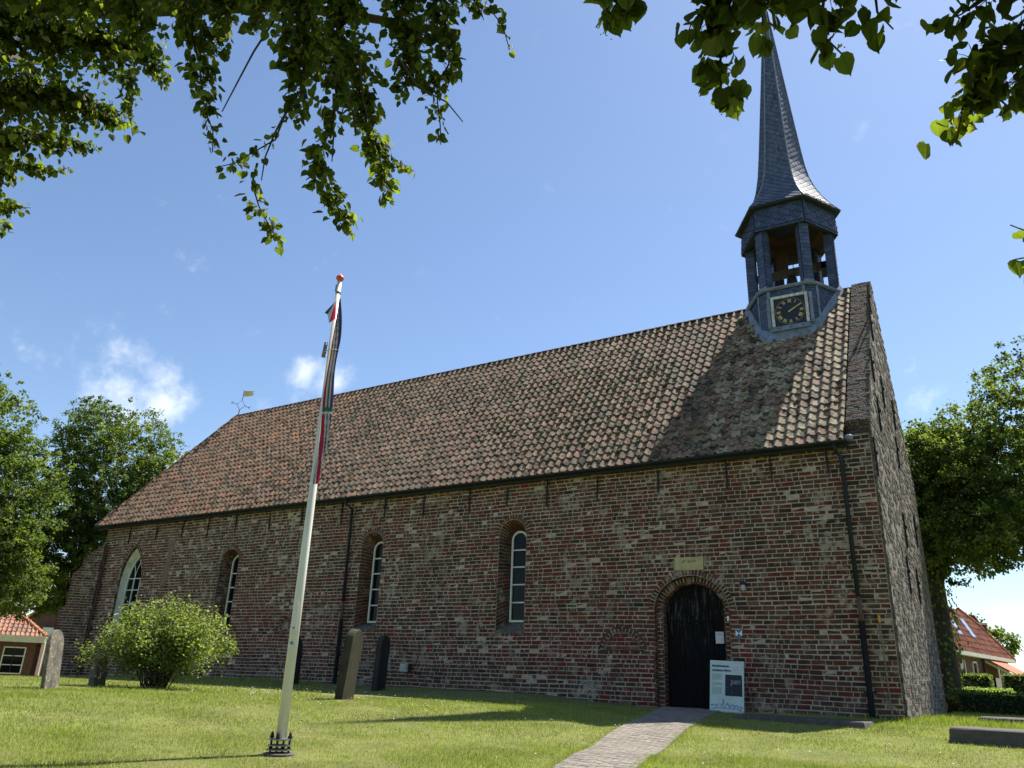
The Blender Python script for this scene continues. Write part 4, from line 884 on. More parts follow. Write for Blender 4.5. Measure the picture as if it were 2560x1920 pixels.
for u in (-.33, 0, .33): q = MB(); q.box(cpt(u, -.50, .10), (.06, .03, .06)); q.build('sill_bracket', M['steel'], clock)
for s in (-1, 1):
    q = MB(); o = .60 * s; q.hexa([cpt(o - .045, -.46, 0), cpt(o + .045, -.46, 0), cpt(o + .045, -.46, .045), cpt(o - .045, -.46, .045), cpt(o - .045, .5, 0), cpt(o + .045, .5, 0), cpt(o + .045, .5, .045), cpt(o - .045, .5, .045)]); q.build('lead_strip', M['lead'], church)
NUM = ['XII', 'I', 'II', 'III', 'IIII', 'V', 'VI', 'VII', 'VIII', 'IX', 'X', 'XI']
def stroke(q, r0, r1, a, s0, s1, w=.011):   # along radius, sideways offsets
    ra = Vector((math.sin(a), math.cos(a))); ta = Vector((math.cos(a), -math.sin(a)))
    A = ra * r0 + ta * s0; B = ra * r1 + ta * s1; d = (B - A).normalized(); n = Vector((-d.y, d.x)) * w
    q.hexa([cpt(*(A - n), .031), cpt(*(A + n), .031), cpt(*(A + n), .037), cpt(*(A - n), .037), cpt(*(B - n), .031), cpt(*(B + n), .031), cpt(*(B + n), .037), cpt(*(B - n), .037)])
for i, s in enumerate(NUM):
    a = 2 * PI * i / 12; q = MB(); wd = {'I': .028, 'V': .05, 'X': .055}; tot = sum(wd[c] for c in s); x = -tot / 2; r0, r1 = .275, .375
    for ch in s:
        w = wd[ch]; c_ = x + w / 2
        if ch == 'I': stroke(q, r0, r1, a, c_, c_, .0075)
        elif ch == 'V': stroke(q, r0, r1, a, c_, c_ - .02, .008); stroke(q, r0, r1, a, c_, c_ + .02, .005)
        else: stroke(q, r0, r1, a, c_ - .02, c_ + .02, .005); stroke(q, r0, r1, a, c_ + .02, c_ - .02, .008)
        x += w
    q.build('numeral', M['gold'], clock)
q = MB()
for i in range(60): a = 2 * PI * i / 60; q.box(cpt(math.sin(a) * .41, math.cos(a) * .41, .034), (.013, .01, .013))
q.build('minute_dots', M['gold'], clock)
for r1, wv in ((.37, .016), (.26, .022)):
    a = rad(61); q = MB(); A = Vector((-math.sin(a) * .05, -math.cos(a) * .05)); B = Vector((math.sin(a) * r1, math.cos(a) * r1)); d = (B - A).normalized(); n = Vector((-d.y, d.x)) * wv
    h0 = .05 if r1 > .3 else .042
    q.hexa([cpt(*(A - n), h0), cpt(*(A + n), h0), cpt(*(A + n), h0 + .008), cpt(*(A - n), h0 + .008), cpt(*(B - n * .5), h0), cpt(*(B + n * .5), h0), cpt(*(B + n * .5), h0 + .008), cpt(*(B - n * .5), h0 + .008)]); q.build('clock_hand', M['gold'], clock)
# beam and bells
q = MB(); q.box((X0 + .05, YR + .25, 12.36), (2.3, .2, .22), col=(.05, .042, .028)); q.build('bell_beam', M['wood'], church)
q = MB(); q.box((X0 - .32, YR + .35, 12.95), (.36, .05, 1.05), col=(.04, .022, .014)); q.build('hatch', M['wood'], church)
q = MB(); q.box((X0 + .95, YR + .2, 12.2), (.16, .1, .5), col=(.05, .045, .03)); q.box((X0 + .78, YR + .1, 12.0), (.05, .05, 1.3), col=(.03, .02, .015)); q.build('bell_frame_strut', M['wood'], church)
def bell(x, y, z, s, lab):
    b = empty('bell', (x, y, z), lab, 'bell')
    q = MB(); q.lathe((x, y, z), [(.27 * s, -.52 * s), (.25 * s, -.47 * s), (.20 * s, -.36 * s), (.175 * s, -.2 * s), (.165 * s, -.08 * s), (.13 * s, -.015 * s), (.05 * s, 0)], 20); q.build('bell_body', M['bronze'], b, smooth=True)
    q = MB()
    for sx in (-1, 1): q.tube([(x + sx * .04 * s, y, z), (x + sx * .1 * s, y, z + .05 * s), (x + sx * .06 * s, y, z + .12 * s)], .014 * s, 6)
    q.tube([(x, y, z - .01), (x, y, z + .13 * s)], .02 * s, 6); q.build('bell_crown', M['bronze'], b)
    q = MB()
    for sx in (-1, 1): q.tube([(x + sx * .11 * s, y - .13, z + .05), (x + sx * .11 * s, y - .13, z + .42)], .013, 5)
    q.build('bell_strap', M['iron'], b)
    q = MB(); q.lathe((x, y, z - .55 * s), [(.01, .4 * s), (.012, .06 * s), (.035 * s, .03 * s), (.03 * s, 0)], 8); q.build('clapper', M['iron'], b)
bell(X0 - .02, YR + .12, 12.16, .92, 'dark bronze bell hanging in the open belfry above the clock')
# weather vane on the far ridge end
wv = empty('weather_vane', (-30.5, YR, 11.25), 'gilded swallow-tail weather vane on forked iron at the far end of the ridge', 'weather vane')
def wvp(u, v): return Vector((-30.45 + u * .86, YR + u * .5, 11.25 + v))
q = MB(); q.tube([wvp(0, 0), wvp(.02, .32)], .022, 6)
q.tube([wvp(.02, .32), wvp(-.15, .62), wvp(.08, .82), wvp(.25, .55), wvp(.02, .32)], .014, 5)
q.tube([wvp(-.15, .62), wvp(-.34, .68)], .012, 5); q.tube([wvp(.25, .55), wvp(.42, .46)], .012, 5)
for a, b in (((-.34, .68), ((-.44, .78), (-.47, .70), (-.43, .62))), ((.42, .46), ((.54, .52), (.55, .44), (.50, .37)))):
    for e in b: q.tube([wvp(*a), wvp(*e)], .009, 4)
q.tube([wvp(.08, .82), wvp(.10, 1.32)], .016, 6); q.build('iron_scroll', M['iron'], wv)
q = MB(); fl = [(.12, 1.02), (.12, 1.30), (.34, 1.30), (.62, 1.29), (.48, 1.24), (.62, 1.20), (.48, 1.16), (.62, 1.10), (.46, 1.06), (.3, 1.03)]
q.prism([wvp(*p) for p in fl], (-.01, .017, 0)); q.build('vane_flag', M['gold'], wv)
# ------------------------------------------------------------------ fittings on the wall
wl = empty('wall_lamp', (-5.6, YW - .02, 2.16), 'small grey bulkhead lamp on the brick wall right of the door arch', 'lamp')
q = MB(); q.lathe((-5.6, YW - .07, 2.13), [(.03, 0), (.055, .03), (.06, .11), (.05, .14)], 12); q.build('lamp_shade', M['lampglass'], wl, smooth=True)
q = MB(); q.box((-5.6, YW - .07, 2.30), (.13, .10, .06)); q.box((-5.6, YW - .015, 2.26), (.05, .05, .16)); q.build('lamp_bracket', M['iron'], wl)
ms = empty('shield_plaque', (-5.79, YW - .01, 1.14), 'blue and white enamel shield plaque beside the door', 'plaque')
sx, sz, w2, h2 = -5.785, 1.16, .075, .10
q = MB(); q.prism([(sx - w2, YW - .014, sz + h2), (sx - w2, YW - .014, sz - h2 * .35), (sx, YW - .014, sz - h2 * 1.05), (sx + w2, YW - .014, sz - h2 * .35), (sx + w2, YW - .014, sz + h2)], (0, .012, 0)); q.build('shield', M['white'], ms)
q = MB(); y_ = YW - .017
q.prism([(sx - w2, y_, sz + h2), (sx, y_, sz + h2 * .25), (sx + w2, y_, sz + h2)], (0, .002, 0)); q.prism([(sx, y_, sz + h2 * .25), (sx - w2 * .95, y_, sz - h2 * .38), (sx, y_, sz - h2 * 1.03), (sx + w2 * .95, y_, sz - h2 * .38)], (0, .002, 0)); q.build('shield_field', M['blue'], ms)
q = MB(); q.box((-6.02, YW - .008, 1.52), (.04, .015, .11)); hn = q.build('door_number', M['white']); top(hn, 'tiny white plate on the bricks just right of the door arch', 'plate')
q = MB(); q.box((-6.35, DY - .022, 1.11), (.20, .004, .27)); pp = q.build('door_notice', M['paper']); top(pp, 'white paper notice pinned to the black door', 'notice')
for k in range(5): q = MB(); q.box((-6.35, DY - .026, 1.22 - .016 * k), (.16, .001, .004)); q.build('printed_line', M['inkgrey'], pp)
q = MB(); q.lathe((0, 0, 0), [(.055, 0), (.055, .001)], 18); o = q.build('printed_ring', M['inkgrey'], pp); o.matrix_basis = Matrix.Translation((-6.35, DY - .025, 1.05)) @ Matrix.Rotation(PI / 2, 4, 'X')
q = MB(); q.lathe((0, 0, 0), [(.048, 0), (.048, .001)], 18); o = q.build('printed_disc', M['paper'], pp); o.matrix_basis = Matrix.Translation((-6.35, DY - .027, 1.05)) @ Matrix.Rotation(PI / 2, 4, 'X')
fb = empty('floodlight', (-15.6, YW - .1, .06), 'small silver floodlight box low on the long wall', 'floodlight')
q = MB(); q.box((-15.6, YW - .1, .20), (.30, .10, .24)); q.build('housing', M['steel'], fb)
q = MB(); q.box((-15.63, YW - .154, .20), (.22, .006, .19)); q.build('lens', M['lampglass'], fb)
for k in range(6): q = MB(); q.box((-15.43, YW - .1, .11 + k * .036), (.06, .12, .010)); q.build('cooling_fin', M['iron'], fb)
q = MB(); q.box((-15.6, YW - .06, .06), (.2, .1, .02)); q.build('mount', M['iron'], fb)
# ------------------------------------------------------------------ information board
bx, by = -6.02, 18.42; bR = Matrix.Translation((bx, by, Gf(bx, by) - .0)) @ Matrix.Rotation(rad(4), 4, 'Z') @ Matrix.Rotation(rad(-9), 4, 'X') @ Matrix.Rotation(rad(1.2), 4, 'Y')
ib = bpy.data.objects.new('information_board', None); C.objects.link(ib); ib.location = (bx, by, Gf(bx, by)); ib['inv'] = 1
top(ib, 'mint-coloured information panel with a chalkboard reading Open leaning by the door', 'information board')
def bpart(q, name, m):
    me = q.mesh(name); o = bpy.data.objects.new(name, me); C.objects.link(o); me.materials.append(m); adopt(o, ib); o.matrix_basis = bR; return o
BW, BH = .76, 1.10
q = MB(); q.box((0, .01, BH / 2), (BW, .018, BH)); bpart(q, 'panel', M['board'])
q = MB(); q.prism([(-.035, -.004, .36), (-.035, -.004, .80), (.32, -.004, .80), (.335, -.004, .785), (.345, -.004, .35), (-.02, -.004, .35)], (0, .005, 0)); bpart(q, 'blackboard', M['blackboard'])
q = MB(); q.box((.21, -.003, .95), (.17, .003, .15)); bpart(q, 'paper_note', M['paper'])
q = MB(); [q.box((.21, -.006, .985 - .028 * k), (.13, .001, .006)) for k in range(4)]; bpart(q, 'printed_note_lines', M['inkgrey'])
def btext(body, x, z, size, m, sh=.25, sx=1.0, rotz=0, off=0.0):
    o = text('lettering', body, (0, 0, 0), size, m, ib, align='LEFT', shear=sh, offset=off); o.matrix_basis = bR @ Matrix.Translation((x, -.006, z)) @ Matrix.Rotation(rotz, 4, 'Y') @ Matrix.Rotation(PI / 2, 4, 'X') @ Matrix.Scale(sx, 4, (1, 0, 0)); return o
btext('Bezoekerscentrum', -.335, .965, .058, M['ink'], off=.003, sx=.86); btext('wierdendorp Niehove', -.335, .87, .056, M['ink'], off=.003, sx=.84)
for z0, n in ((.80, 7), (.62, 4), (.52, 8)):
    for k in range(n): q = MB(); l = .24 * (random.uniform(.88, 1) if k < n - 1 else .3); q.box((-.335 + l / 2, -.002, z0 - .021 * k), (l, .001, .0065)); bpart(q, 'printed_line', M['inkgrey'])
o = btext('O', -.015, .585, .17, M['chalkfaint'], 0, .9); o = btext('pen', .085, .60, .19, M['chalk'], .12, .78)
q = MB(); q.box((.0, -.004, .535), (.03, .001, .006)); q.box((.12, -.004, .42), (.004, .001, .05)); bpart(q, 'chalk_mark', M['chalk'])
vil = [[(-.36, .13), (-.33, .155), (-.31, .12), (-.30, .155), (-.24, .155), (-.22, .13), (-.25, .12), (-.25, .09)], [(-.22, .13), (-.19, .17), (-.13, .17), (-.11, .14)], [(-.11, .10), (-.11, .15), (-.09, .175), (-.06, .14), (-.06, .09)], [(-.085, .18), (-.075, .28), (-.065, .18)], [(-.03, .10), (.0, .19), (.06, .11), (.06, .08)], [(.0, .19), (.05, .18), (.09, .11)], [(.08, .11), (.12, .17), (.17, .16), (.19, .12)], [(.12, .17), (.12, .15)], [(.15, .09), (.15, .14), (.19, .12), (.22, .17), (.25, .12), (.25, .08)], [(.25, .12), (.29, .14), (.35, .12), (.36, .10)], [(.30, .05), (.30, .11), (.33, .12)], [(-.36, .05), (-.28, .075), (-.18, .09), (-.05, .085), (.08, .08), (.20, .085), (.26, .07), (.30, .045), (.37, .03)]]
q = MB()
for pl in vil:
    for a, b in zip(pl[:-1], pl[1:]):
        d = Vector((b[0] - a[0], b[1] - a[1])); L_ = d.length; ang = math.atan2(d.y, d.x); q.box(((a[0] + b[0]) / 2, -.002, (a[1] + b[1]) / 2), (L_, .001, .011), Matrix.Rotation(-ang, 3, 'Y'))
bpart(q, 'village_drawing', M['blue'])
# ------------------------------------------------------------------ flagpole and flag
fx, fy = -8.31, 7.68; fz = Gf(fx, fy); FH = 5.72
fp = empty('flagpole', (fx, fy, fz), 'tall tapered off-white flagpole with an orange-red onion knob', 'flagpole')
q = MB(); q.tube([(fx, fy, fz + .16), (fx, fy, fz + 2.2), (fx, fy, FH)], [.068, .060, .034], 20); q.build('pole', M['pole'], fp, smooth=True)
q = MB(); q.lathe((fx, fy, FH), [(.033, 0), (.035, .010), (.034, .02), (.042, .025), (.058, .045), (.063, .065), (.056, .088), (.034, .108), (.014, .124), (.006, .142), (.002, .15)], 18); q.build('knob', M['orange'], fp, smooth=True)
q = MB(); q.tube([(fx, fy, FH - .22), (fx, fy, FH - .18)], .041, 12); q.box((fx - .045, fy, FH - .1), (.03, .03, .12)); q.build('pulley', M['steel'], fp)
for hz, rr in ((.05, .17), (.10, .155), (.17, .15)):
    q = MB(); q.lathe((fx, fy, fz + hz), [(rr, 0), (rr, .014)], 6); q.build('base_plate', M['steel'], fp)
for k in range(4):
    a = k * PI / 2 + .5; ox, oy = fx + math.cos(a) * .118, fy + math.sin(a) * .118
    q = MB(); q.tube([(ox, oy, fz - .02), (ox, oy, fz + .25)], .014, 8); q.lathe((ox, oy, fz + .19), [(.028, 0), (.028, .028), (.018, .03), (.02, .05), (.008, .075)], 8); q.lathe((ox, oy, fz + .065), [(.026, 0), (.026, .022)], 6); q.build('anchor_bolt', M['iron'], fp)
q = MB(); q.lathe((fx, fy, fz - .02), [(.20, 0), (.20, .03), (.18, .04)], 20); q.build('footing', M['slab'], fp)
vd = Vector((-fx, -fy, 0)).normalized()      # towards the lawn side
q = MB(); o = Vector((fx, fy, 0)) + vd * .055
sd = Vector((-vd.y, vd.x, 0))
P = []
for k in range(13):
    a = PI * k / 12; P.append((math.cos(a) * .028, .30 / 2 + math.sin(a) * .028))
for k in range(13):
    a = PI + PI * k / 12; P.append((math.cos(a) * .028, -.30 / 2 + math.sin(a) * .028))
q.prism([o + sd * (a - .02) + Vector((0, 0, .66 + b)) for a, b in P], vd * .028); q.build('halyard_hatch', M['pole'], fp)
q = MB(); q.lathe((0, 0, 0), [(.011, 0), (.011, .01)], 8); ob = q.build('lock', M['iron'], fp); ob.matrix_basis = Matrix.Translation(o + vd * .028 + sd * -.02 + Vector((0, 0, .53))) @ vd.to_track_quat('Z', 'Y').to_matrix().to_4x4()
q = MB(); q.lathe((0, 0, 0), [(.033, 0), (.033, .002)], 20); ob = q.build('sticker', M['white'], fp); ob.matrix_basis = Matrix.Translation(Vector((fx, fy, .34)) + vd * .0635 - sd * .02) @ vd.to_track_quat('Z', 'Y').to_matrix().to_4x4()
q = MB(); q.lathe((0, 0, 0), [(.026, .002), (.026, .003)], 20); ob2 = q.build('sticker_print', M['inkgrey'], fp); ob2.matrix_basis = ob.matrix_basis.copy()
# flag hanging limp, wrapped about the pole
hx, hy = -.84, -.54   # away from centre: camera right vector in plan is (.84,.53)
rv = Vector((.845, .535, 0)).normalized()
def flag_pt(t, a):
    z = 5.40 - t * 2.92
    wdt = (.012 + .048 * min(1, t * 4)) * (1 - .45 * max(0, (t - .8) / .2)) * (1 + .18 * math.sin(t * 13))
    c0 = Vector((fx, fy, z)) + rv * (.040 + .02 * math.sin(t * 3.0) + .015 * math.sin(t * 11)) + vd * (.062)
    fold = 1 + .30 * math.sin(5 * a + t * 7)
    return c0 + rv * math.cos(a) * wdt * fold * .9 + vd * math.sin(a) * wdt * .45 * fold
FC = dict(r=(.38, .03, .07), w=(.50, .48, .52), g=(.05, .15, .13), b=(.075, .06, .16))
q = MB(); nt_, na = 90, 40; V = []
for i in range(nt_ + 1):
    for k in range(na): V.append(flag_pt(i / nt_, 2 * PI * k / na))
Fq = []; q.v = [tuple(v) for v in V]
seq = ['b', 'b', 'b', 'b', 'w', 'g', 'w', 'r', 'r', 'r', 'r', 'w', 'w', 'g', 'w', 'b']
for i in range(nt_):
    for k in range(na):
        q.f.append([i * na + k, i * na + (k + 1) % na, (i + 1) * na + (k + 1) % na, (i + 1) * na + k])
        t = i / nt_; u = (k / na * 16 + t * 9.0 + 1.6 * math.sin(t * 7) + 13.5) % 16; band = seq[int(u)]
        if .60 < t < .635: band = 'w' if t < .61 or t > .625 else 'g'
        q.c.append(FC[band])
fl = q.build('flag', M['flag'], None, smooth=True); top(fl, 'limp red, white, green and blue flag wound down the white pole', 'flag')
q = MB(); V = [(0, 0, 0)]
p0 = Vector((fx, fy, 5.36)) - rv * .02 + vd * .06
q.add([p0, p0 - rv * .15 + Vector((0, 0, -.21)), p0 - rv * .10 + Vector((0, 0, -.25)) + vd * .03, p0 - rv * .06 + Vector((0, 0, -.38)), p0 + rv * .03 + Vector((0, 0, -.30))], [(0, 1, 2), (0, 2, 3), (0, 3, 4)], FC['b']); q.c[1] = FC['w']; q.c[2] = FC['r']; q.build('flag_corner', M['flag'], fl)
rg = MB(); cR = Vector((fx, fy, 4.52)); pts = [cR + rv * math.cos(a) * .115 + vd * math.sin(a) * .115 + Vector((0, 0, .03 * math.cos(a))) for a in np.linspace(0, 2 * PI, 25)]
rg.tube(pts, .008, 6, caps=False); rg.build('halyard_ring', M['pole'], fp)
q = MB(); q.tube([cR - rv * .10 + vd * .06 + Vector((0, 0, -.10)), cR - rv * .085 + vd * .06 + Vector((0, 0, .13))], [.030, .026], 10); q.build('flag_weight', M['steel'], fp, smooth=True)

# ------------------------------------------------------------------ headstones and slabs
def headstone(x, y, ang, w, t, h, lean, m, label, seed, kind='round', lean2=0.0, back=.10):
    """ang: direction (plan) of the broad face's tangent; near edge at x,y"""
    z = Gf(x, y); T = Vector((math.cos(ang), math.sin(ang), 0)); Nn = Vector((T.y, -T.x, 0)); r = np.random.default_rng(seed)
    prof = [(-w / 2, -back), (-w / 2 * .99, h * .5), (-w / 2, h - w * .49)]
    for k in range(1, 12): a = PI - PI * k / 12; prof.append((math.cos(a) * w / 2, h - w * .49 + math.sin(a) * w * .49))
    prof += [(w / 2, h - w * .49), (w / 2 * .99, h * .5), (w / 2, -back)]
    Rm = Matrix.Rotation(lean, 3, Nn) @ Matrix.Rotation(lean2, 3, T); b = Vector((x, y, z)) + T * w / 2
    q = MB(); n = len(prof); rings = []
    for dt, ins in ((-t / 2, .012), (-t / 2 + .012, 0), (t / 2 - .012, 0), (t / 2, .012)):
        ring_ = []
        for (u, v) in prof:
            s = 1 - ins / (w / 2); vv = v if v < 0 else v * (1 - ins / h)
            ring_.append(b + Rm @ (T * (u * s) + Nn * dt + Vector((0, 0, vv))) + Vector(r.uniform(-.002, .002, 3)))
        rings.append(ring_)
    V = [p for rr in rings for p in rr]; F = [[i * n + k, i * n + (k + 1) % n, (i + 1) * n + (k + 1) % n, (i + 1) * n + k] for i in range(3) for k in range(n)] + [list(range(n))[::-1], [3 * n + k for k in range(n)]]
    q.add(V, F); o = q.build('headstone', m, None); top(o, label, 'gravestone', 'headstones standing in the lawn')
    return o
headstone(-12.40, 12.87, rad(108), .56, .18, 1.43, rad(1), M['grave_moss'], 'leaning olive-brown mossy headstone with pale rounded top, nearest the flagpole', 1, lean2=rad(5.5))
headstone(-14.93, 16.78, rad(106), .57, .15, 1.42, rad(1), M['grave_dark'], 'dark blue-grey round-topped headstone just right of the mossy one', 2, lean2=rad(2.5))
headstone(-18.60, 17.12, rad(108), .62, .14, 1.34, rad(1), M['grave_dark'], 'dark headstone half hidden behind the flagpole', 3)
headstone(-16.35, 8.88, rad(126), .58, .08, 1.12, rad(1), M['grave_lichen'], 'tall grey headstone speckled with yellow lichen left of the bush', 4, lean2=rad(-5))
headstone(-17.95, 10.80, rad(124), .60, .12, .66, rad(3), M['grave_lichen'], 'low grey headstone tucked under the left side of the bush', 5)
def slab(x0, x1, y0, y1, ztop, th, rot, label, m='slab', bev=.02):
    q = MB(); cx, cy = (x0 + x1) / 2, (y0 + y1) / 2; w, d = (x1 - x0) / 2, (y1 - y0) / 2; c_, s_ = math.cos(rot), math.sin(rot); V = []
    for z, e in ((ztop - th, -.05), (ztop - bev, 0), (ztop, bev)):
        n = 6
        edge = [(-w + e + (2 * w - 2 * e) * k / n, -d + e) for k in range(n)] + [(w - e, -d + e + (2 * d - 2 * e) * k / 3) for k in range(3)] + [(w - e - (2 * w - 2 * e) * k / n, d - e) for k in range(n)] + [(-w + e, d - e - (2 * d - 2 * e) * k / 3) for k in range(3)]
        for a, b in edge: V.append((cx + a * c_ - b * s_ + random.uniform(-.006, .006), cy + a * s_ + b * c_ + random.uniform(-.006, .006), z + random.uniform(-.004, .004)))
    n = len(edge); q.add(V, [[i * n + k, i * n + (k + 1) % n, (i + 1) * n + (k + 1) % n, (i + 1) * n + k] for i in range(2) for k in range(n)] + [[2 * n + k for k in range(n)]])
    o = q.build('grave_slab', M[m], None); top(o, label, 'grave slab', 'flat grave slabs in the grass'); return o
slab(-5.42, -2.92, 17.0, 18.0, -.505, .2, rad(-3), 'flat dark grave slab between the path and the gable corner')
slab(-1.25, 1.7, 20.05, 21.0, -.37, .3, rad(-2), 'far grave slab lying parallel behind the nearest one, by the hedge', )
slab(-1.45, 1.6, 15.78, 16.85, -.475, .50, rad(1.5), 'thick raised grave slab nearest the lower right corner of the lawn', )
# ------------------------------------------------------------------ path
PC = [(-3.0, 0.5, .5), (-4.0, 6.0, .5), (-4.98, 10, .50), (-5.72, 13, .57), (-6.47, 16.5, .58), (-6.85, 18.3, .68), (-6.93, 19.2, .80)]
py_ = [p[1] for p in PC]
def path_c(y): return float(np.interp(y, py_, [p[0] for p in PC])), float(np.interp(y, py_, [p[2] for p in PC]))
def on_path(x, y, e=0.0):
    c = np.interp(y, py_, [p[0] for p in PC]); w = np.interp(y, py_, [p[2] for p in PC]); return (np.abs(x - c) < w + e) & (y > .5) & (y < 19.1)
q = MB(); ys = np.linspace(.5, 18.95, 70)
for a, b in zip(ys[:-1], ys[1:]):
    (xa, wa), (xb, wb) = path_c(a), path_c(b); n = 6
    for k in range(n):
        P = [(xa - wa + 2 * wa * k / n, a), (xa - wa + 2 * wa * (k + 1) / n, a), (xb - wb + 2 * wb * (k + 1) / n, b), (xb - wb + 2 * wb * k / n, b)]
        q.add([(x, y, Gf(x, y) + .012) for x, y in P], [(0, 1, 2, 3)])
path = q.build('path', M['sand'], None, 'structure')
PVC = [(.20, .175, .145), (.185, .16, .132), (.215, .19, .155), (.17, .15, .125), (.195, .165, .135), (.155, .138, .118), (.23, .205, .17)]
def paver_proto(c, seed):
    r = np.random.default_rng(seed); V = []
    for s, z in ((.47, .0), (.5, -.25), (.5, -1)):
        for a, b in ((-1, -1), (1, -1), (1, 1), (-1, 1)): V.append((a * s + r.uniform(-.02, .02), b * s * (.94 if s < .5 else 1) + r.uniform(-.03, .03), z))
    F = [(0, 1, 2, 3)] + [(4 + i, 4 + (i + 1) % 4, (i + 1) % 4, i) for i in range(4)] + [(8 + i, 8 + (i + 1) % 4, 4 + (i + 1) % 4, 4 + i) for i in range(4)]
    return (np.array(V), F, np.tile(np.array(c), (len(F), 1)))
PV = [paver_proto(c, i * 2 + k) for i, c in enumerate(PVC) for k in range(2)]
PM = []; PI_ = []; y = .6; row = 0
while y < 18.8:
    xc, w = path_c(y); x = xc - w; row += 1; first = row % 2
    xe = path_c(y + .2)[0]; sk = (xe - xc) / .2
    while x < xc + w - .04:
        l = min(.105 if first else .205, xc + w - x); first = 0
        z = Gf(x + l / 2, y) + .034 + random.uniform(-.002, .002)
        g = np.array([1, 0, (Gf(x + .2, y) - Gf(x, y)) / .2]); hY = np.array([0, 1, (Gf(x, y + .2) - Gf(x, y)) / .2]); g /= np.linalg.norm(g); hY /= np.linalg.norm(hY); Nn = np.cross(g, hY)
        PM.append(m4(g * (l - .004), hY * .090, Nn * .05, np.array([x + l / 2, y, z]))); PI_.append(random.randrange(len(PV))); x += l
    y += .094
pieces('paving_brick', PV, PM, PI_, M['paver'], path, 300, 'paving_bricks', key=np.array([abs(m[1, 3] - 9.0) + (0 if m[1, 3] > 8.2 else 40) for m in PM]))
# ------------------------------------------------------------------ grass
def build_grass():
    cam_f = np.array(f_)
    def zone(n, r0, r1, a0, a1, h0, h1, w):
        r = np.sqrt(RNG.uniform(r0 * r0, r1 * r1, n)); a = RNG.uniform(a0, a1, n); x = r * np.cos(a); y = r * np.sin(a)
        keep = ~on_path(x, y, -.03 - .10 * RNG.uniform(0, 1, n) ** 2) & (y < YW - .03) | ((x > XR + .02) & (y >= YW - .03))
        # rough patch noise
        x, y = x[keep], y[keep]; n = len(x); z = G(x, y)
        patch = np.clip(.5 + .3 * np.sin(x * 1.7 + 1.3 * np.sin(y * 1.1)) * np.sin(y * 1.9 + x * .4) + .22 * np.sin(x * 5.1 + 2 * np.sin(y * 3.1)) * np.sin(y * 4.3 - x) + .18 * np.sin(x * .6 + y * .45), 0, 1); dpole = np.hypot(x + 8.31, y - 7.68); bare = dpole < RNG.uniform(.15, .75, n)
        edge = on_path(x, y, .12)
        h = RNG.uniform(h0, h1, n) * (.65 + .6 * patch) * np.where(edge, 1.5, 1.0) * np.where(y > YW - .35, 1.9, 1)
        th = RNG.uniform(0, 2 * PI, n); lean = RNG.uniform(.1, .75, n) * h; ph = RNG.uniform(0, 2 * PI, n)
        ww = w * RNG.uniform(.6, 1.4, n)
        V = np.zeros((n, 3, 3)); V[:, 0] = np.stack([x - np.cos(th) * ww, y - np.sin(th) * ww, z - .005], 1); V[:, 1] = np.stack([x + np.cos(th) * ww, y + np.sin(th) * ww, z - .005], 1)
        V[:, 2] = np.stack([x + np.cos(ph) * lean, y + np.sin(ph) * lean, z + h], 1)
        t = RNG.uniform(0, 1, n)[:, None]; dry = ((RNG.uniform(0, 1, n) < .08 + .50 * (1 - patch) ** 1.5) | bare)[:, None]; V[:, 2, 2] -= np.where(bare, h * .7, 0)
        c = (1 - t) * np.array([.155, .205, .028]) + t * np.array([.31, .37, .065]); c = np.where(dry, np.array([.30, .27, .13]) * RNG.uniform(.7, 1.2, (n, 1)), c)
        return V.reshape(-1, 3), c
    A = [zone(200000, 8.3, 13, rad(72), rad(168), .022, .050, .0035), zone(165000, 13, 19.5, rad(72), rad(165), .025, .05, .005), zone(60000, 16, 31, rad(62), rad(100), .03, .07, .008), zone(30000, 19, 34, rad(135), rad(165), .03, .07, .008), zone(60000, 2.5, 8.3, rad(35), rad(178), .03, .06, .007), zone(70000, 8.3, 20, rad(35), rad(72), .03, .06, .008)]
    V = np.vstack([a[0] for a in A]); c = np.vstack([a[1] for a in A]); F = np.arange(len(V)).reshape(-1, 3)
    me = fast_mesh('grass', V, F, c); o = link_mesh('grass', me, M['grass'], None, 'stuff'); o['label'] = 'short sunlit lawn grass with dry patches'; o['category'] = 'grass'
    # daisies
    q = MB()
    for _ in range(320):
        x, y = random.uniform(-18, -9), random.uniform(11, 18.6)
        if random.random() < .25: x, y = random.uniform(-16, 0), random.uniform(9, 18.6)
        if on_path(np.array(x), np.array(y), .05): continue
        z = Gf(x, y) + random.uniform(.03, .075); s = random.uniform(.006, .013)
        q.add([(x + math.cos(k * PI / 3) * s, y + math.sin(k * PI / 3) * s, z) for k in range(6)] + [(x, y, z + .008)], [(k, (k + 1) % 6, 6) for k in range(6)])
    o = q.build('daisies', M['petal'], None, 'stuff'); o['label'] = 'tiny white daisies scattered in the shaded lawn'; o['category'] = 'flowers'
    q = MB()
    for _ in range(90):
        x, y = random.uniform(-13, .5), random.uniform(8.8, 16)
        z = Gf(x, y) + random.uniform(.025, .045); s = random.uniform(.015, .04); a = random.uniform(0, 6)
        q.add([(x - math.cos(a) * s, y - math.sin(a) * s, z), (x + math.sin(a) * s * .5, y - math.cos(a) * s * .5, z + .012), (x + math.cos(a) * s, y + math.sin(a) * s, z + .005), (x - math.sin(a) * s * .5, y + math.cos(a) * s * .5, z - .002)], [(0, 1, 2, 3)])
    o = q.build('fallen_leaves', M['dryleaf'], None, 'stuff'); o['label'] = 'dry fallen leaves on the lawn'; o['category'] = 'leaves'
build_grass()
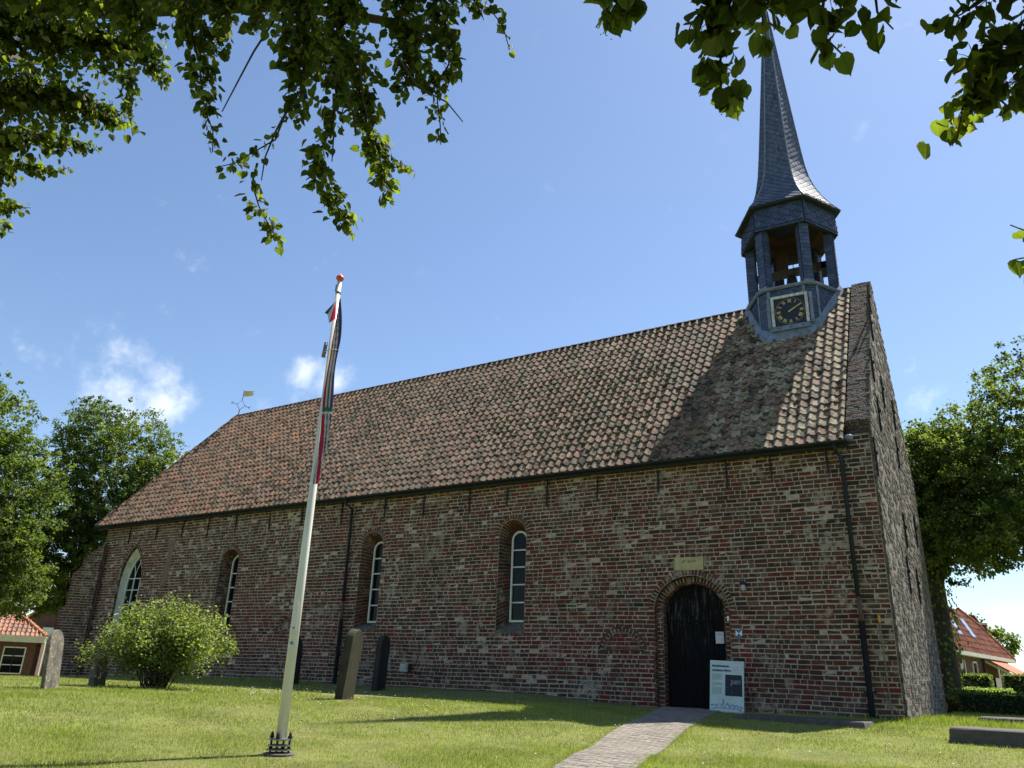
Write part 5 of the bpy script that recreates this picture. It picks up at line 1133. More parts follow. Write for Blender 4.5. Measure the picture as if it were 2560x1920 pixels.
# ------------------------------------------------------------------ leaves
def leaf_proto(col, seed, curl=.12, simple=False):
    r = np.random.default_rng(seed); c1 = r.uniform(.05, curl + .08)
    if simple:
        V = np.array([(0, 0, 0), (-.42, .45, c1), (0, 1, -c1), (.42, .45, c1)]); F = [(0, 2, 1), (0, 3, 2)]
    else:
        # heart-shaped lime leaf: base notch, shoulders, point; folded on the midrib
        half = [(0.0, .06), (.20, -.04), (.40, .06), (.50, .30), (.44, .56), (.24, .80), (.07, .93)]
        L = [(-x, y, c1 * x * x * 3 + .04 * math.sin(y * 7 + seed)) for x, y in half[1:]]; R = [(x, y, c1 * x * x * 3 + .04 * math.sin(y * 6 + seed * 2)) for x, y in half[1:]]
        mid = [(0, .06, 0), (0, 1.06, -.12)]
        V = np.array(mid + L + R); F = [[0, 2, 3, 4, 5, 6, 7, 1][::-1], [0, 8, 9, 10, 11, 12, 13, 1]]
    return (V, F, np.tile(np.array(col), (len(F), 1)))
LC = [(.044, .066, .017), (.035, .053, .014), (.055, .08, .02), (.07, .10, .024), (.03, .045, .013), (.085, .11, .03)]
LP = [leaf_proto(c, i * 3 + k) for i, c in enumerate(LC) for k in range(2)]
BRACT = len(LP); 
bv, bf, bc = leaf_proto((.16, .19, .06), 99, simple=True); LP.append((bv * np.array([.35, 1, 1]), bf, bc))
def sph(c, n=5):
    V = [(0, 0, 1), (0, 0, -1)] + [(math.cos(2 * PI * k / n), math.sin(2 * PI * k / n), 0) for k in range(n)]; F = [(0, 2 + k, 2 + (k + 1) % n) for k in range(n)] + [(1, 2 + (k + 1) % n, 2 + k) for k in range(n)]
    return (np.array(V) * .5, F, np.tile(np.array(c), (len(F), 1)))
BERRY = len(LP); LP.append(sph((.08, .09, .035)))
def rand_frame(tipdir, spread):
    t = tipdir + np.random.normal(0, spread, 3); t /= np.linalg.norm(t); n = np.random.normal(0, .8, 3) + np.array([0, 0, .9]); n -= t * (n @ t); n /= np.linalg.norm(n); u = np.cross(t, n); return u, t, n
def foliage_strand(pts, size, out, twigs, dens, berries=.12):
    """pts rows x,y,z,r; twigs wander out of the strand and carry alternate leaves"""
    P = np.array(pts); seg = np.linalg.norm(np.diff(P[:, :3], axis=0), axis=1); L = seg.sum(); t = 0
    cum = np.concatenate([[0], np.cumsum(seg)])
    main = [np.array([np.interp(s, cum, P[:, k]) for k in range(3)]) + np.random.normal(0, .01, 3) for s in np.linspace(0, L, max(4, int(L / .12)))]
    twigs.append((main, .006 + .004 * min(L, 1)))
    while t < L:
        o = np.array([np.interp(t, cum, P[:, k]) for k in range(3)]); r = max(np.interp(t, cum, P[:, 3]), .02)
        nt = max(1, int(dens * (r / .12) ** 1.1 * random.uniform(.6, 1.4)))
        for _ in range(nt):
            d = np.random.normal(0, 1, 3); d[2] = d[2] * .8 - .12; d /= np.linalg.norm(d); ln = max(.02, r - size * .35) * random.uniform(.35, 1.0)
            end = o + d * ln + np.array([0, 0, -.12 * ln]); m = (o + end) / 2 + np.array([0, 0, .08 * ln])
            if ln > .06: twigs.append(([o, m, end], .0028))
            k = max(1, int(ln / (size * .55)))
            for j in range(k):
                f = (j + 1) / k; p = o * (1 - f) ** 2 + 2 * f * (1 - f) * m + f * f * end; s = size * random.uniform(.6, 1.2)
                tip = d * .7 + np.array([0, 0, -.9]); u, tt, n = rand_frame(tip / np.linalg.norm(tip), .45)
                q = p + np.random.normal(0, size * .30, 3)
                out.append((m4(u * s, tt * s, n * s, q), random.randrange(BRACT)))
                if random.random() < berries:
                    u2, t2, n2 = rand_frame(np.array([0, 0, -1.]), .3); sb = size * .85; out.append((m4(u2 * sb, t2 * sb, n2 * sb, p), BRACT))
                    for _b in range(3): bb = p + t2 * sb * 1.0 + np.random.normal(0, size * .15, 3); s3 = size * .09; out.append((m4((s3, 0, 0), (0, s3, 0), (0, 0, s3), bb), BERRY))
        t += max(size * .40, r * .22)
def canopy(label, trunk_base, limbs, strands, upper, loc_name, leaf_size, near=300):
    tr = empty('lime_tree', trunk_base, label, 'tree', 'lime trees whose branches hang over the photographer')
    out = []; tw = []
    for S in strands:
        d = np.linalg.norm(np.array(S[-1][:3])); foliage_strand(S, leaf_size(d), out, tw, 4.6 if d > 8 else 4.6 if d > 5 else 7)
    n_in = len(out)
    Sd_ = np.array(SUN); ends = [np.array(S[min(len(S) - 1, 1)][:3]) for S in strands]
    for (t0, t1, R, n) in upper:  # unseen leaves added towards the sun to shade the hanging shoots
        for _ in range(n):
            b_ = random.choice(ends); cx, cy, cz = b_ + Sd_ * random.uniform(t0, t1)
            v = np.random.normal(0, 1, 3); v /= np.linalg.norm(v); p = np.array([cx, cy, cz]) + v * R * random.uniform(.3, 1) * np.array([1, 1, .7]); s = .17 * random.uniform(.8, 1.3)
            zf = p @ np.array(f_)
            if p @ np.array(d_) / zf > -.50 - .13 / zf * 1.5 : continue
            u, t, nn = rand_frame(np.array([0, 0, -.5]), .6); out.append((m4(u * s, t * s, nn * s, p), random.randrange(BRACT)))
    for (pts, rr) in limbs:
        for a_, b_ in zip(pts[1:-1] if len(pts) > 3 else pts[:-1], pts[2:] if len(pts) > 3 else pts[1:]):
            for _ in range(620):
                p = np.array(a_) + (np.array(b_) - np.array(a_)) * random.uniform(0, 1.15) + np.random.normal(0, .62, 3); zf = p @ np.array(f_)
                if zf > 0 and p @ np.array(d_) / zf > -.50 - .2 / zf and abs(p @ np.array(r_)) / zf < .66 + .2 / zf or p[2] < 1.2: continue
                s = .12 * random.uniform(.7, 1.3); u, t, nn = rand_frame(np.array([0, 0, -.5]), .6); out.append((m4(u * s, t * s, nn * s, p), random.randrange(BRACT)))
    q = MB()
    for (pts, rr) in limbs: q.tube(pts, rr, 10)
    q.build('trunk', M['bark'], tr, smooth=True)
    q = MB()
    for pts, r in tw: q.tube(pts, [r * (1 - .6 * i / (len(pts) - 1)) for i in range(len(pts))], 4, caps=False)
    q.build('twigs', M['bark'], tr, 'stuff')
    Ms = [o[0] for o in out]; vs = [o[1] for o in out]; key = []
    fw = np.array(f_); rw = np.array(r_); dw = np.array(d_)
    for Mx, v in zip(Ms, vs):
        p = Mx[:3, 3]; z = p @ fw; sx, sy = p @ rw / z, p @ dw / z; vis = z > 0 and abs(sx) < .66 and abs(sy) < .50
        key.append(np.linalg.norm(p) + (0 if (vis and v < BRACT) else 100))
    pieces('leaf', LP, Ms, vs, M['leaf_near'], tr, near, 'foliage', key=np.array(key))
    return tr, len(out)
np.random.seed(5)
t1 = canopy('lime tree overhanging the upper left with long hanging leafy shoots', (-9.0, -1.5, -1.6),
       [([(-9, -1.5, -1.7), (-9, -1.4, .5), (-8.9, -1.2, 3), (-8.6, -.8, 6)], [.42, .34, .3, .22]), ([(-8.9, -1.2, 3), (-8.4, .8, 5.2), (-7.4, 3.0, 6.6), (-5.6, 4.0, 6.6), (-4.0, 4.9, 6.2)], [.18, .14, .10, .06, .03]), ([(-8.9, -1.2, 3.2), (-10.2, 1.5, 6.4), (-11.5, 4.0, 8.6)], [.16, .11, .05]), ([(-8.6, -.8, 6), (-6.5, 1.2, 8.2), (-3.6, 3.2, 8.0)], [.18, .12, .04])],
       LEFT_STRANDS, [(.5, 3.2, .8, 2600)], 'left', lambda d: .063 if d < 7.5 else .070)
t2 = canopy('lime tree overhanging the upper right with large dark leaves before the spire', (4.5, -.5, -1.6),
       [([(4.5, -.5, -1.7), (4.5, -.4, .5), (4.3, -.2, 2.5), (3.6, .4, 4.5)], [.38, .30, .26, .18]), ([(4.3, -.2, 2.5), (3.0, 1.4, 3.6), (1.2, 2.6, 3.9), (-.3, 3.1, 3.4)], [.12, .08, .05, .02]), ([(4.3, -.2, 2.3), (3.0, 2.4, 2.9), (1.6, 3.7, 2.8)], [.09, .05, .02])],
       RIGHT_STRANDS, [(.35, 1.8, .4, 700)], 'right', lambda d: .074)
q = MB()
for pts in BARE_TWIGS: q.tube([Vector(p) + Vector((random.uniform(-.01, .01), 0, random.uniform(-.01, .01))) for p in pts], [.010 - .006 * i / (len(pts) - 1) for i in range(len(pts))], 5)
q.build('branch', M['bark'], t1[0])
# ------------------------------------------------------------------ garden trees
FLC = [(.055, .088, .022), (.08, .12, .028), (.105, .155, .034), (.038, .060, .016), (.15, .20, .045)]
FP = [leaf_proto(c, i, simple=True) for i, c in enumerate(FLC)]
def tree(name, label, cat, base, trunk_r, h, crown, n, leaf, group=None, limbs=7, seed=3, ivy=False, lean=(0, 0)):
    """crown: list of (dx,dy,z,rx,rz) lobes; leaves in many small clusters on their shells"""
    rs = np.random.RandomState(seed); rnd = random.Random(seed); x, y = base; z = Gf(x, y); t = empty(name, (x, y, z), label, cat, group)
    zt = max(c[2] for c in crown) * .8; q = MB()
    q.tube([(x, y, z - .2), (x, y, z + .5), (x + lean[0] * .3, y + lean[1] * .3, z + h * .35), (x + lean[0], y + lean[1], zt)], [trunk_r * 1.35, trunk_r, trunk_r * .85, trunk_r * .3], 12); q.build('trunk', M['bark'], t, smooth=True)
    for k in range(limbs):
        c = crown[k % len(crown)]; a = rnd.uniform(0, 6.28); p0 = Vector((x, y, z + h * rnd.uniform(.28, .5))); p2 = Vector((x + c[0] + math.cos(a) * c[3] * .6, y + c[1] + math.sin(a) * c[3] * .6, c[2] + rnd.uniform(-.3, .5) * c[4])); p1 = p0.lerp(p2, .5) + Vector((0, 0, .5))
        q = MB(); q.tube([p0, p1, p2], [trunk_r * .4, trunk_r * .22, .03], 6); q.build('limb', M['bark'], t)
    tot = sum(c[3] ** 2 for c in crown); Ms = []; vs = []
    for c in crown:
        nc = int(n * c[3] ** 2 / tot / 28)
        for _ in range(nc):
            v = rs.normal(0, 1, 3); v /= np.linalg.norm(v); rr = (1 - rs.uniform(0, 1) ** 1.7 * .55) * rs.uniform(.82, 1.08)
            o = np.array([x + c[0] + v[0] * c[3] * rr, y + c[1] + v[1] * c[3] * rr, c[2] + v[2] * c[4] * rr])
            cr = rs.uniform(.22, .55) * leaf * 4.2; ci = rnd.choices(range(5), (2, 3, 2.4, 1.2, 1.2))[0]
            for _k in range(28):
                p = o + rs.normal(0, cr * .5, 3) * np.array([1, 1, .75]); tt = v * .6 + rs.normal(0, .6, 3) + np.array([0, 0, -.3]); tt /= np.linalg.norm(tt); nn = rs.normal(0, .6, 3) + np.array([0, 0, 1.0]); nn -= tt * (nn @ tt); nn /= np.linalg.norm(nn); u = np.cross(tt, nn); s = leaf * rs.uniform(.6, 1.3)
                Ms.append(m4(u * s, tt * s, nn * s, p)); vs.append(ci if rs.uniform() < .7 else rnd.randrange(5))
    if ivy:
        for _ in range(600):
            a = rs.uniform(0, 6.28); zz = z + rs.uniform(.2, 4.5) ; rr = trunk_r * 1.15 + abs(rs.normal(0, .10)); p = np.array([x + math.cos(a) * rr, y + math.sin(a) * rr, zz]); nn = np.array([math.cos(a), math.sin(a), .3]); nn /= np.linalg.norm(nn); tt = np.array([0, 0, -1.]) + rs.normal(0, .4, 3); tt -= nn * (tt @ nn); tt /= np.linalg.norm(tt); u = np.cross(tt, nn); s = .13 * rs.uniform(.6, 1.4)
            Ms.append(m4(u * s, tt * s, nn * s, p)); vs.append(rnd.randrange(5))
    me = bake('crown', FP, Ms, vs); link_mesh('crown', me, M['leaf_far'], t, 'stuff'); return t
T2 = tree('lime_tree', 'round-crowned lime tree behind the church\'s left end', 'tree', (-41.1, 22.8), .42, 14, [(.6, .4, 9.6, 3.4, 4.0), (-1.6, -1.6, 7.6, 2.8, 2.8), (1.2, 1.8, 7.4, 2.8, 3.2), (.3, -1.0, 11.4, 1.9, 2.0), (-.8, -.6, 5.2, 2.6, 2.2), (2.4, 2.0, 9.4, 1.8, 2.2), (-1.5, -1.5, 3.6, 2.6, 1.6)], 110000, .12, 'lime trees round the churchyard', seed=11)
T1 = tree('lime_tree', 'lime tree cut off by the left edge of the photo', 'tree', (-38.8, 14.0), .40, 13, [(-.3, 1.3, 8.8, 3.2, 3.6), (.4, 3.2, 7.2, 2.6, 2.8), (-.3, .6, 11.0, 1.7, 1.8), (.8, 2.6, 5.0, 2.4, 1.8), (-1.5, 0, 6, 3, 3), (0, 3.5, 3.4, 2.6, 1.8), (-.5, 1.0, 3.2, 2.6, 1.8)], 110000, .12, 'lime trees round the churchyard', seed=12)
T3 = tree('lime_tree', 'tall dark lime tree with ivied trunk right of the gable', 'tree', (-2.55, 29.9), .36, 13, [(.2, .3, 6.0, 2.9, 2.6), (.9, .9, 6.8, 3.0, 2.2),  (-.9, .6, 7.6, 2.4, 1.5), (.3, 0, 7.4, 2.2, 1.4), (2.4, -.2, 6.9, 2.7, 2.9), (4.0, -.4, 8.7, 2.3, 2.5), (1.6, -.8, 5.0, 2.1, 1.3), (-1.0, 0, 5.2, 2.0, 1.8), (4.4, .8, 6.2, 2.6, 2.8)], 120000, .11, 'lime trees round the churchyard', seed=13, ivy=True)
# distant treetop behind the right-hand house
tree('small_tree', 'small treetop showing just above the red-roofed house on the right', 'tree', (-2.2, 62), .12, 6, [(-1.2, 0, 3.9, .9, 1.1), (.4, 0, 3.4, .8, .8)], 1800, .22, seed=14)
# ------------------------------------------------------------------ the bush
def bush():
    bx, by = -17.25, 11.95; bz = Gf(bx, by); b = empty('flowering_bush', (bx, by, bz), 'broad multi-stemmed leafy green bush on the lawn in front of the church', 'bush'); rs = np.random.RandomState(8); Ms = []; vs = []
    side = np.array([.845, .535, 0]); fwd = np.array([-.535, .845, 0])
    for k in range(78):
        a = rs.uniform(0, 6.28); sp = rs.uniform(.15, 1.0) ** .8; tx = math.cos(a) * sp * 1.9; ty = math.sin(a) * sp * 1.25; hgt = 2.22 * (1 - .62 * (sp ** 2.2)) * rs.uniform(.88, 1.05)
        p0 = np.array([bx, by, bz]) + side * rs.uniform(-.24, .24) + fwd * rs.uniform(-.2, .2); p2 = np.array([bx, by, bz]) + side * tx + fwd * ty + np.array([0, 0, hgt * .86]); p1 = (p0 + p2) / 2 + np.array([0, 0, .22]) - (side * tx + fwd * ty) * .18
        q = MB(); q.tube([p0 - np.array([0, 0, .1]), p1, p2], [.017, .011, .004], 5); q.build('stem', M['bark'], b)
        for _ in range(10):
            f = rs.uniform(.42, 1.02); c = p0 * (1 - f) ** 2 + 2 * f * (1 - f) * p1 + f * f * p2 + rs.normal(0, .13, 3)
            for _k in range(26):
                p = c + rs.normal(0, .105, 3); tt = rs.normal(0, .6, 3) + np.array([tx * .4, ty * .4, .1]); tt /= np.linalg.norm(tt); nn = rs.normal(0, .5, 3) + np.array([0, 0, 1.]); nn -= tt * (nn @ tt); nn /= np.linalg.norm(nn); u = np.cross(tt, nn); s = .066 * rs.uniform(.6, 1.3)
                Ms.append(m4(u * s, tt * s, nn * s, p)); vs.append(rs.randint(0, 5))
    me = bake('foliage', BP, Ms, vs); link_mesh('foliage', me, M['leaf_far'], b, 'stuff')
BP = [leaf_proto(c, i, simple=True) for i, c in enumerate([(.13, .175, .05), (.17, .215, .065), (.10, .14, .04), (.22, .265, .085), (.07, .11, .03)])]
bush()
# ------------------------------------------------------------------ hedges
def hedge(x0, x1, y0, y1, z1, n, label, col=1.0, rot=0, leaf=.06, z0=None, name='hedge'):
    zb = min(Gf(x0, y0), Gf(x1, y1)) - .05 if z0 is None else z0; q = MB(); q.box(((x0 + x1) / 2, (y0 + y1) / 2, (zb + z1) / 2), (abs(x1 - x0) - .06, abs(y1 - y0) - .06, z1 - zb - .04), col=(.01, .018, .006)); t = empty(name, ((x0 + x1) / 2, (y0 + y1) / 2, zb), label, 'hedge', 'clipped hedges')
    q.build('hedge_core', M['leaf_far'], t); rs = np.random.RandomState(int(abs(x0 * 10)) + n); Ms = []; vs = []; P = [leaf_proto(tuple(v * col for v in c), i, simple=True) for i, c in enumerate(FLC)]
    A = [(x1 - x0) * (z1 - zb), (y1 - y0) * (z1 - zb), (x1 - x0) * (y1 - y0)]; A = np.abs(A); pr = np.array([A[0], A[0], A[1], A[1], A[2] * 1.5]); pr /= pr.sum()
    for _ in range(n):
        f = rs.choice(5, p=pr); p = np.array([rs.uniform(x0, x1), rs.uniform(y0, y1), rs.uniform(zb, z1)]); 
        if f == 0: p[1] = y0; d = (0, -1, 0)
        elif f == 1: p[1] = y1; d = (0, 1, 0)
        elif f == 2: p[0] = x0; d = (-1, 0, 0)
        elif f == 3: p[0] = x1; d = (1, 0, 0)
        else: p[2] = z1; d = (0, 0, 1)
        p = p + np.array(d) * abs(rs.normal(0, .02)) + rs.normal(0, .02, 3); nn = np.array(d) + rs.normal(0, .5, 3); nn /= np.linalg.norm(nn); tt = rs.normal(0, 1, 3); tt -= nn * (tt @ nn); tt /= np.linalg.norm(tt); u = np.cross(tt, nn); s = leaf * rs.uniform(.6, 1.3); Ms.append(m4(u * s, tt * s, nn * s, p)); vs.append(rs.randint(0, 5))
    me = bake('hedge_leaves', P, Ms, vs); link_mesh('hedge_leaves', me, M['leaf_far'], t, 'stuff'); return t
hedge(-2.25, 3.2, 28.7, 29.5, .10, 5200, 'low dark clipped hedge along the right edge of the churchyard', .75)
hedge(-2.40, -1.55, 33.4, 34.3, .72, 2600, 'square clipped hedge block just left of the porch', 1.3)
hedge(-1.12, .6, 32.6, 33.6, .74, 3000, 'square clipped hedge block at the right edge of the photo', 1.0)
hedge(-2.3, -.9, 30.6, 32.2, .24, 2600, 'low bright green hedge in front of the red-roofed house', 1.8)
hedge(-39, -33.2, 15.2, 15.9, -.05, 3200, 'low dark hedge in front of the cottage at the far left', .6)
# ------------------------------------------------------------------ houses
def tri_box(q, P, th=.03, col=(.5, .5, .5)): q.prism(P, (0, 0, th), col)
def house_frame(L, U): L = Vector(L); U = Vector(U).normalized(); N = Vector((-U.y, U.x, 0)); return lambda u, n, z: Vector((L.x + U.x * u + N.x * n, L.y + U.y * u + N.y * n, z))
def roof_pieces(par, O, Ud, Sd, Nn, poly, du, ds, cols, m, name='roof_tile', cap_n=200):
    """tiles laid on a sloping polygon given in (u,s)"""
    us = [p[0] for p in poly]; ss = [p[1] for p in poly]; Ms = []; vs = []
    def inside(u, s):
        c = False; n = len(poly)
        for i in range(n):
            (x1, y1), (x2, y2) = poly[i], poly[(i + 1) % n]
            if (y1 > s) != (y2 > s) and u < (x2 - x1) * (s - y1) / (y2 - y1) + x1: c = not c
        return c
    s = min(ss)
    while s < max(ss):
        u = min(us) + du / 2
        while u < max(us):
            if inside(u, s + ds * .5): Ms.append(m4(np.array(Ud) * du / .245, np.array(Sd) * ds / .3, np.array(Nn) * 1.0, np.array(O) + np.array(Ud) * u + np.array(Sd) * s + np.array(Nn) * random.uniform(.01, .02))); vs.append(random.randrange(len(cols)))
            u += du
        s += ds
    if Ms: pieces(name, [tile_proto(c, 40 + i) for i, c in enumerate(cols)], Ms, vs, m, par, cap_n, 'roof_tiles')
RT = [(.27, .095, .055), (.30, .12, .07), (.23, .08, .05), (.32, .14, .085)]
# right-hand house
Lh = Vector((-3.19, 44.23, 2.0)); Uh = Vector((.18, .984, 0)).normalized(); Nh = Vector((-Uh.y, Uh.x, 0)); pit = rad(62); Sh = Nh * math.cos(pit) + Vector((0, 0, math.sin(pit))); Rn = Uh.cross(Sh); Rn = -Rn if Rn.z < 0 else Rn
hr = empty('brick_house', (-3.2, 49, -.8), 'red-roofed brick house with skylights and a lean-to porch behind the right hedges', 'house', 'village houses round the churchyard')
hf = house_frame(Lh, Uh); zb = -1.2
q = MB(); q.prism([hf(.15, .25, zb), hf(10.4, .25, zb), hf(10.4, .25, 1.95), hf(.15, .25, 1.95)], Nh * .25); q.build('wall', M['housebrick'], hr)
q = MB(); q.prism([hf(.15, .22, zb), hf(.15, .22, 2.25), hf(.15, 1.5, 4.65), hf(.15, 6, 4.65), hf(.15, 6, zb)], Uh * .25); q.prism([hf(10.2, .22, zb), hf(10.2, .22, 2.2), hf(10.2, 1.5, 4.5), hf(10.2, 6, 4.5), hf(10.2, 6, zb)], Uh * .25); q.build('gable_wall', M['housebrick'], hr)
poly = [(0, 0), (10.75, 0), (8.2, 1.95), (6.0, 2.76), (2.6, 2.8), (0, 2.8)]
q = MB(); q.prism([Lh + Uh * u + Sh * s for u, s in poly], -Rn * .08, (.2, .08, .05)); rfh = q.build('roof', M['redtile'], hr)
roof_pieces(rfh, Lh + Rn * .02, Uh, Sh, Rn, poly, .30, .33, RT, M['redtile'], cap_n=150)
q = MB(); 
for a, b in (((10.75, 0), (8.2, 1.95)), ((8.2, 1.95), (6.0, 2.76))):
    A, B = Lh + Uh * a[0] + Sh * a[1] + Rn * .08, Lh + Uh * b[0] + Sh * b[1] + Rn * .08; q.tube([A, B], .10, 6, (.20, .06, .04))
q.build('verge_tiles', M['redtile'], hr)
q = MB(); q.prism([hf(-.1, -.12, 1.88), hf(10.85, -.12, 1.88), hf(10.85, -.12, 2.06), hf(-.1, -.12, 2.06)], Nh * .3); q.build('eaves_gutter', M['cream'], hr)
q = MB(); o = Lh + Uh * 8.9 + Sh * 1.75; q.box(o + Vector((0, 0, .05)), (.35, .35, .5), col=(.2, .08, .05)); q.build('chimney', M['housebrick'], hr); q = MB(); q.box(o + Vector((0, 0, .34)), (.5, .5, .10)); q.build('chimney_cap', M['cream'], hr)
for (u0, s0, u1, s1) in ((2.2, .95, 3.0, 1.95), (4.6, .95, 5.4, 2.15)):
    q = MB(); q.prism([Lh + Uh * a + Sh * b + Rn * .05 for a, b in ((u0, s0), (u1, s0), (u1, s1), (u0, s1))], Rn * .05); sk = q.build('skylight', M['iron'], hr); q = MB(); q.prism([Lh + Uh * a + Sh * b + Rn * .102 for a, b in ((u0 + .07, s0 + .07), (u1 - .07, s0 + .07), (u1 - .07, s1 - .07), (u0 + .07, s1 - .07))], Rn * .01); q.build('pane', M['skyglass'], sk)
def hwin(par, fr, u0, u1, z0, z1, n=.25, nx=1, nz=2, out=-1):
    q = MB(); fw = .07
    for a0, b0, a1, b1 in ((u0, z0, u1, z0 + fw), (u0, z1 - fw, u1, z1), (u0, z0, u0 + fw, z1), (u1 - fw, z0, u1, z1)):
        P = [fr(a0, n - .05, b0), fr(a1, n - .05, b0), fr(a1, n - .05, b1), fr(a0, n - .05, b1)]; q.prism(P, (fr(0, 1, 0) - fr(0, 0, 0)) * .06)
    for k in range(1, nz): zc = z0 + (z1 - z0) * k / nz; q.prism([fr(u0, n - .04, zc - .025), fr(u1, n - .04, zc - .025), fr(u1, n - .04, zc + .025), fr(u0, n - .04, zc + .025)], (fr(0, 1, 0) - fr(0, 0, 0)) * .04)
    w = q.build('window', M['cream'], par)
    for k in range(nz):
        a, b = z0 + (z1 - z0) * k / nz, z0 + (z1 - z0) * (k + 1) / nz; q = MB(); q.prism([fr(u0 + fw, n - .015, a + .03), fr(u1 - fw, n - .015, a + .03), fr(u1 - fw, n - .015, b - .03), fr(u0 + fw, n - .015, b - .03)], (fr(0, 1, 0) - fr(0, 0, 0)) * .008); q.build('pane', M['glass'], w)
for u0, u1 in ((1.0, 1.75), (3.1, 3.9), (7.9, 8.6)): hwin(hr, hf, u0, u1, .45, 1.68)
q = MB(); q.tube([hf(4.9, .15, -1), hf(4.9, .15, 1.9)], .06, 6); q.build('rain_pipe', M['iron'], hr)
q = MB()
for u in (5.5, 8.6): q.prism([hf(u, .2, 1.85), hf(u, -1.1, 1.10), hf(u, -1.1, 1.0), hf(u, .2, 1.7)], Uh * .08)
for u in (5.55, 6.5, 7.6, 8.6): q.prism([hf(u, -1.05, -1.0), hf(u + .09, -1.05, -1.0), hf(u + .09, -1.05, 1.05), hf(u, -1.05, 1.05)], Nh * .08)
q.build('porch_frame', M['cream'], hr); q = MB(); q.prism([hf(5.4, .2, 1.92), hf(8.8, .2, 1.92), hf(8.8, -1.2, 1.10), hf(5.4, -1.2, 1.10)], (0, 0, .05), (.36, .12, .06)); q.build('porch_roof', M['redtile'], hr)
q = MB(); q.prism([hf(6.6, .1, -1.0), hf(7.5, .1, -1.0), hf(7.5, .1, 1.0), hf(6.6, .1, 1.0)], Nh * .05); q.build('porch_door', M['glass'], hr)
# left-hand cottage
Rl = Vector((-51.77, 27.51, 1.35)); Ul = Vector((.516, .857, 0)).normalized()
hl = empty('brick_cottage', (-55, 25, -1.0), 'brick cottage with orange pantiles and white fascia at the far left', 'house', 'village houses round the churchyard'); lf = house_frame(Rl, Ul)
Nl = Vector((-Ul.y, Ul.x, 0)); p2 = rad(45); Sl_ = Nl * math.cos(p2) + Vector((0, 0, math.sin(p2))); Rl_n = Ul.cross(Sl_); Rl_n = -Rl_n if Rl_n.z < 0 else Rl_n
q = MB(); q.prism([lf(-9, .25, -1.3), lf(-.05, .25, -1.3), lf(-.05, .25, 1.1), lf(-9, .25, 1.1)], Nl * .25); q.prism([lf(-.05, .25, -1.3), lf(-.05, 6, -1.3), lf(-.05, 6, 1.1), lf(-.05, .25, 1.1)], -Ul * .25); q.build('wall', M['housebrick'], hl)
poly = [(-9, 0), (.15, 0), (-3.4, 3.6), (-9, 3.6)]
q = MB(); q.prism([Rl + Ul * u + Sl_ * s for u, s in poly], -Rl_n * .08, (.3, .13, .07)); rfl = q.build('roof', M['redtile'], hl)
q = MB(); q.add([Rl + Ul * .15, Rl + Ul * .15 + Nl * 7, Rl + Ul * -3.4 + Sl_ * 3.6], [(0, 1, 2)], (.3, .13, .07)); q.build('hip_roof', M['redtile'], hl)
roof_pieces(rfl, Rl + Rl_n * .02, Ul, Sl_, Rl_n, poly, .26, .33, [(.34, .15, .09), (.37, .18, .11), (.31, .13, .08), (.27, .14, .10), (.17, .11, .08)], M['redtile'], cap_n=100)
for k in range(12):
    q = MB(); A = Vector(Rl + Ul * .15).lerp(Rl + Ul * -3.4 + Sl_ * 3.6, k / 12); B = Vector(Rl + Ul * .15).lerp(Rl + Ul * -3.4 + Sl_ * 3.6, (k + 1.15) / 12); q.tube([A + Vector((0, 0, .07)), B + Vector((0, 0, .07))], [.13, .10], 7, random.choice([(.42, .18, .10), (.36, .15, .08)])); q.build('hip_tile', M['redtile'], hl)
q = MB(); q.prism([lf(-9, -.15, 1.02), lf(.1, -.15, 1.02), lf(.1, -.15, 1.30), lf(-9, -.15, 1.30)], Nl * .4); q.prism([lf(-9, -.25, 1.28), lf(.15, -.25, 1.28), lf(.15, -.25, 1.40), lf(-9, -.25, 1.40)], Nl * .2); q.build('fascia', M['cream'], hl)
q = MB(); q.tube([lf(.12, .1, -1.2), lf(.12, .1, 1.1)], .06, 8); q.build('rain_pipe', M['cream'], hl)
hwin(hl, lf, -2.0, -.8, -.82, .74, nz=3); q = MB(); q.prism([lf(-1.43, .20, -.75), lf(-1.37, .20, -.75), lf(-1.37, .20, .68), lf(-1.43, .20, .68)], Nl * .02); q.build('window_mullion', M['iron'], hl)
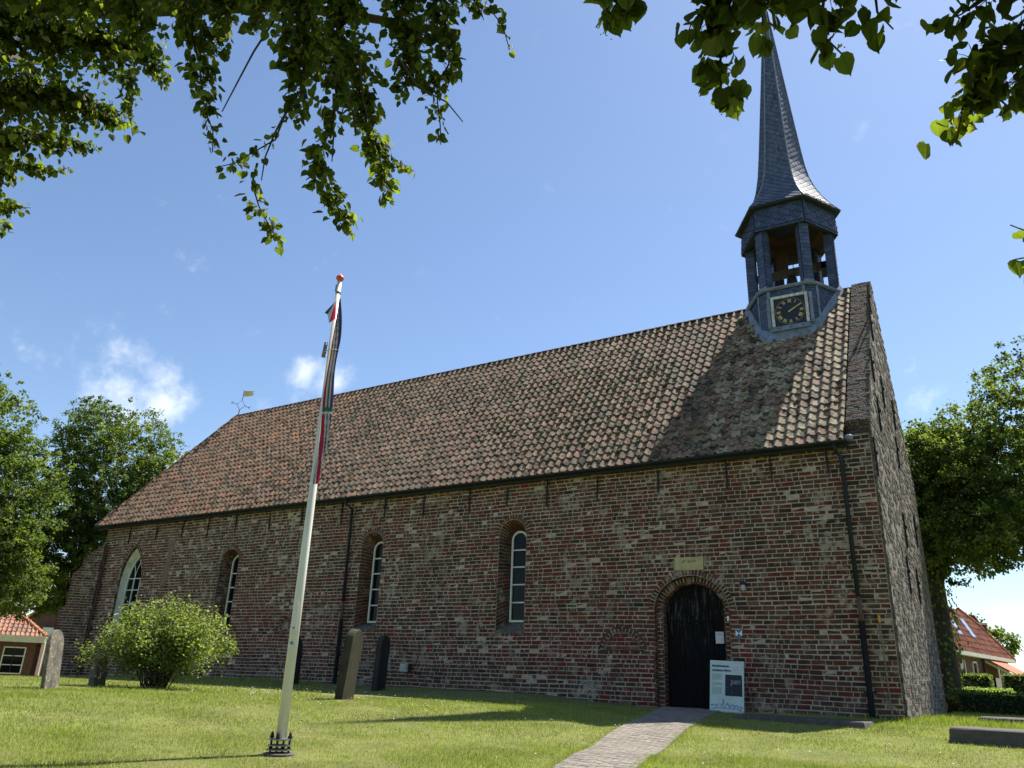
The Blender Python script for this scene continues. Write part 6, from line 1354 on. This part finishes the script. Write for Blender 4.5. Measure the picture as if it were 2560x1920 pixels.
# neighbour behind it
nbh = empty('brick_house', (-66, 41, -1.4), 'tall dark brick house partly hidden by the trees behind the cottage', 'house', 'village houses round the churchyard')
q = MB(); A = Vector((-67.5, 34.5, -1.5)); D = Vector((.55, .83, 0)).normalized(); N2 = Vector((-D.y, D.x, 0)); q.prism([A, A + D * 9, A + D * 9 + Vector((0, 0, 5.0)), A + D * 4.5 + Vector((0, 0, 8.4)), A + Vector((0, 0, 5.0))], N2 * 8); q.build('wall', M['housebrick'], nbh)
q = MB(); q.prism([A + D * 9.3 + Vector((0, 0, 4.8)) - N2 * .3, A + D * 4.5 + Vector((0, 0, 8.6)) - N2 * .3, A + D * 4.5 + Vector((0, 0, 8.4)) - N2 * .3, A + D * 9.3 + Vector((0, 0, 4.6)) - N2 * .3], N2 * 8.4, (.3, .13, .07)); q.prism([A - D * .3 + Vector((0, 0, 4.8)) - N2 * .3, A + D * 4.5 + Vector((0, 0, 8.6)) - N2 * .3, A + D * 4.5 + Vector((0, 0, 8.4)) - N2 * .3, A - D * .3 + Vector((0, 0, 4.6)) - N2 * .3], N2 * 8.4, (.3, .13, .07)); q.build('roof', M['redtile'], nbh)
for k in range(3): q = MB(); q.box(A + D * (1.5 + 2.6 * k) - N2 * .04 + Vector((0, 0, 3.2)), (.9, .9, 1.6), Matrix.Rotation(math.atan2(D.y, D.x), 3, 'Z')); q.build('window', M['cream'], nbh)
# pale roof at the far right edge
pr = empty('white_roofed_barn', (2.2, 86, -1.5), 'pale barn roof just showing at the right edge beyond the hedges', 'barn')
q = MB(); q.prism([(-1.9, 84, -1.5), (7, 84, -1.5), (7, 84, 1.3), (2.5, 84, 2.6), (-1.9, 84, 1.3)], (0, 12, 0)); q.build('wall', M['plaster'], pr)
q = MB(); q.prism([(-2.2, 83.8, 1.2), (2.5, 83.8, 2.6), (2.5, 83.8, 2.75), (-2.2, 83.8, 1.35)], (0, 12.5, 0)); q.prism([(7.3, 83.8, 1.2), (2.5, 83.8, 2.6), (2.5, 83.8, 2.75), (7.3, 83.8, 1.35)], (0, 12.5, 0)); q.build('roof', M['white'], pr)
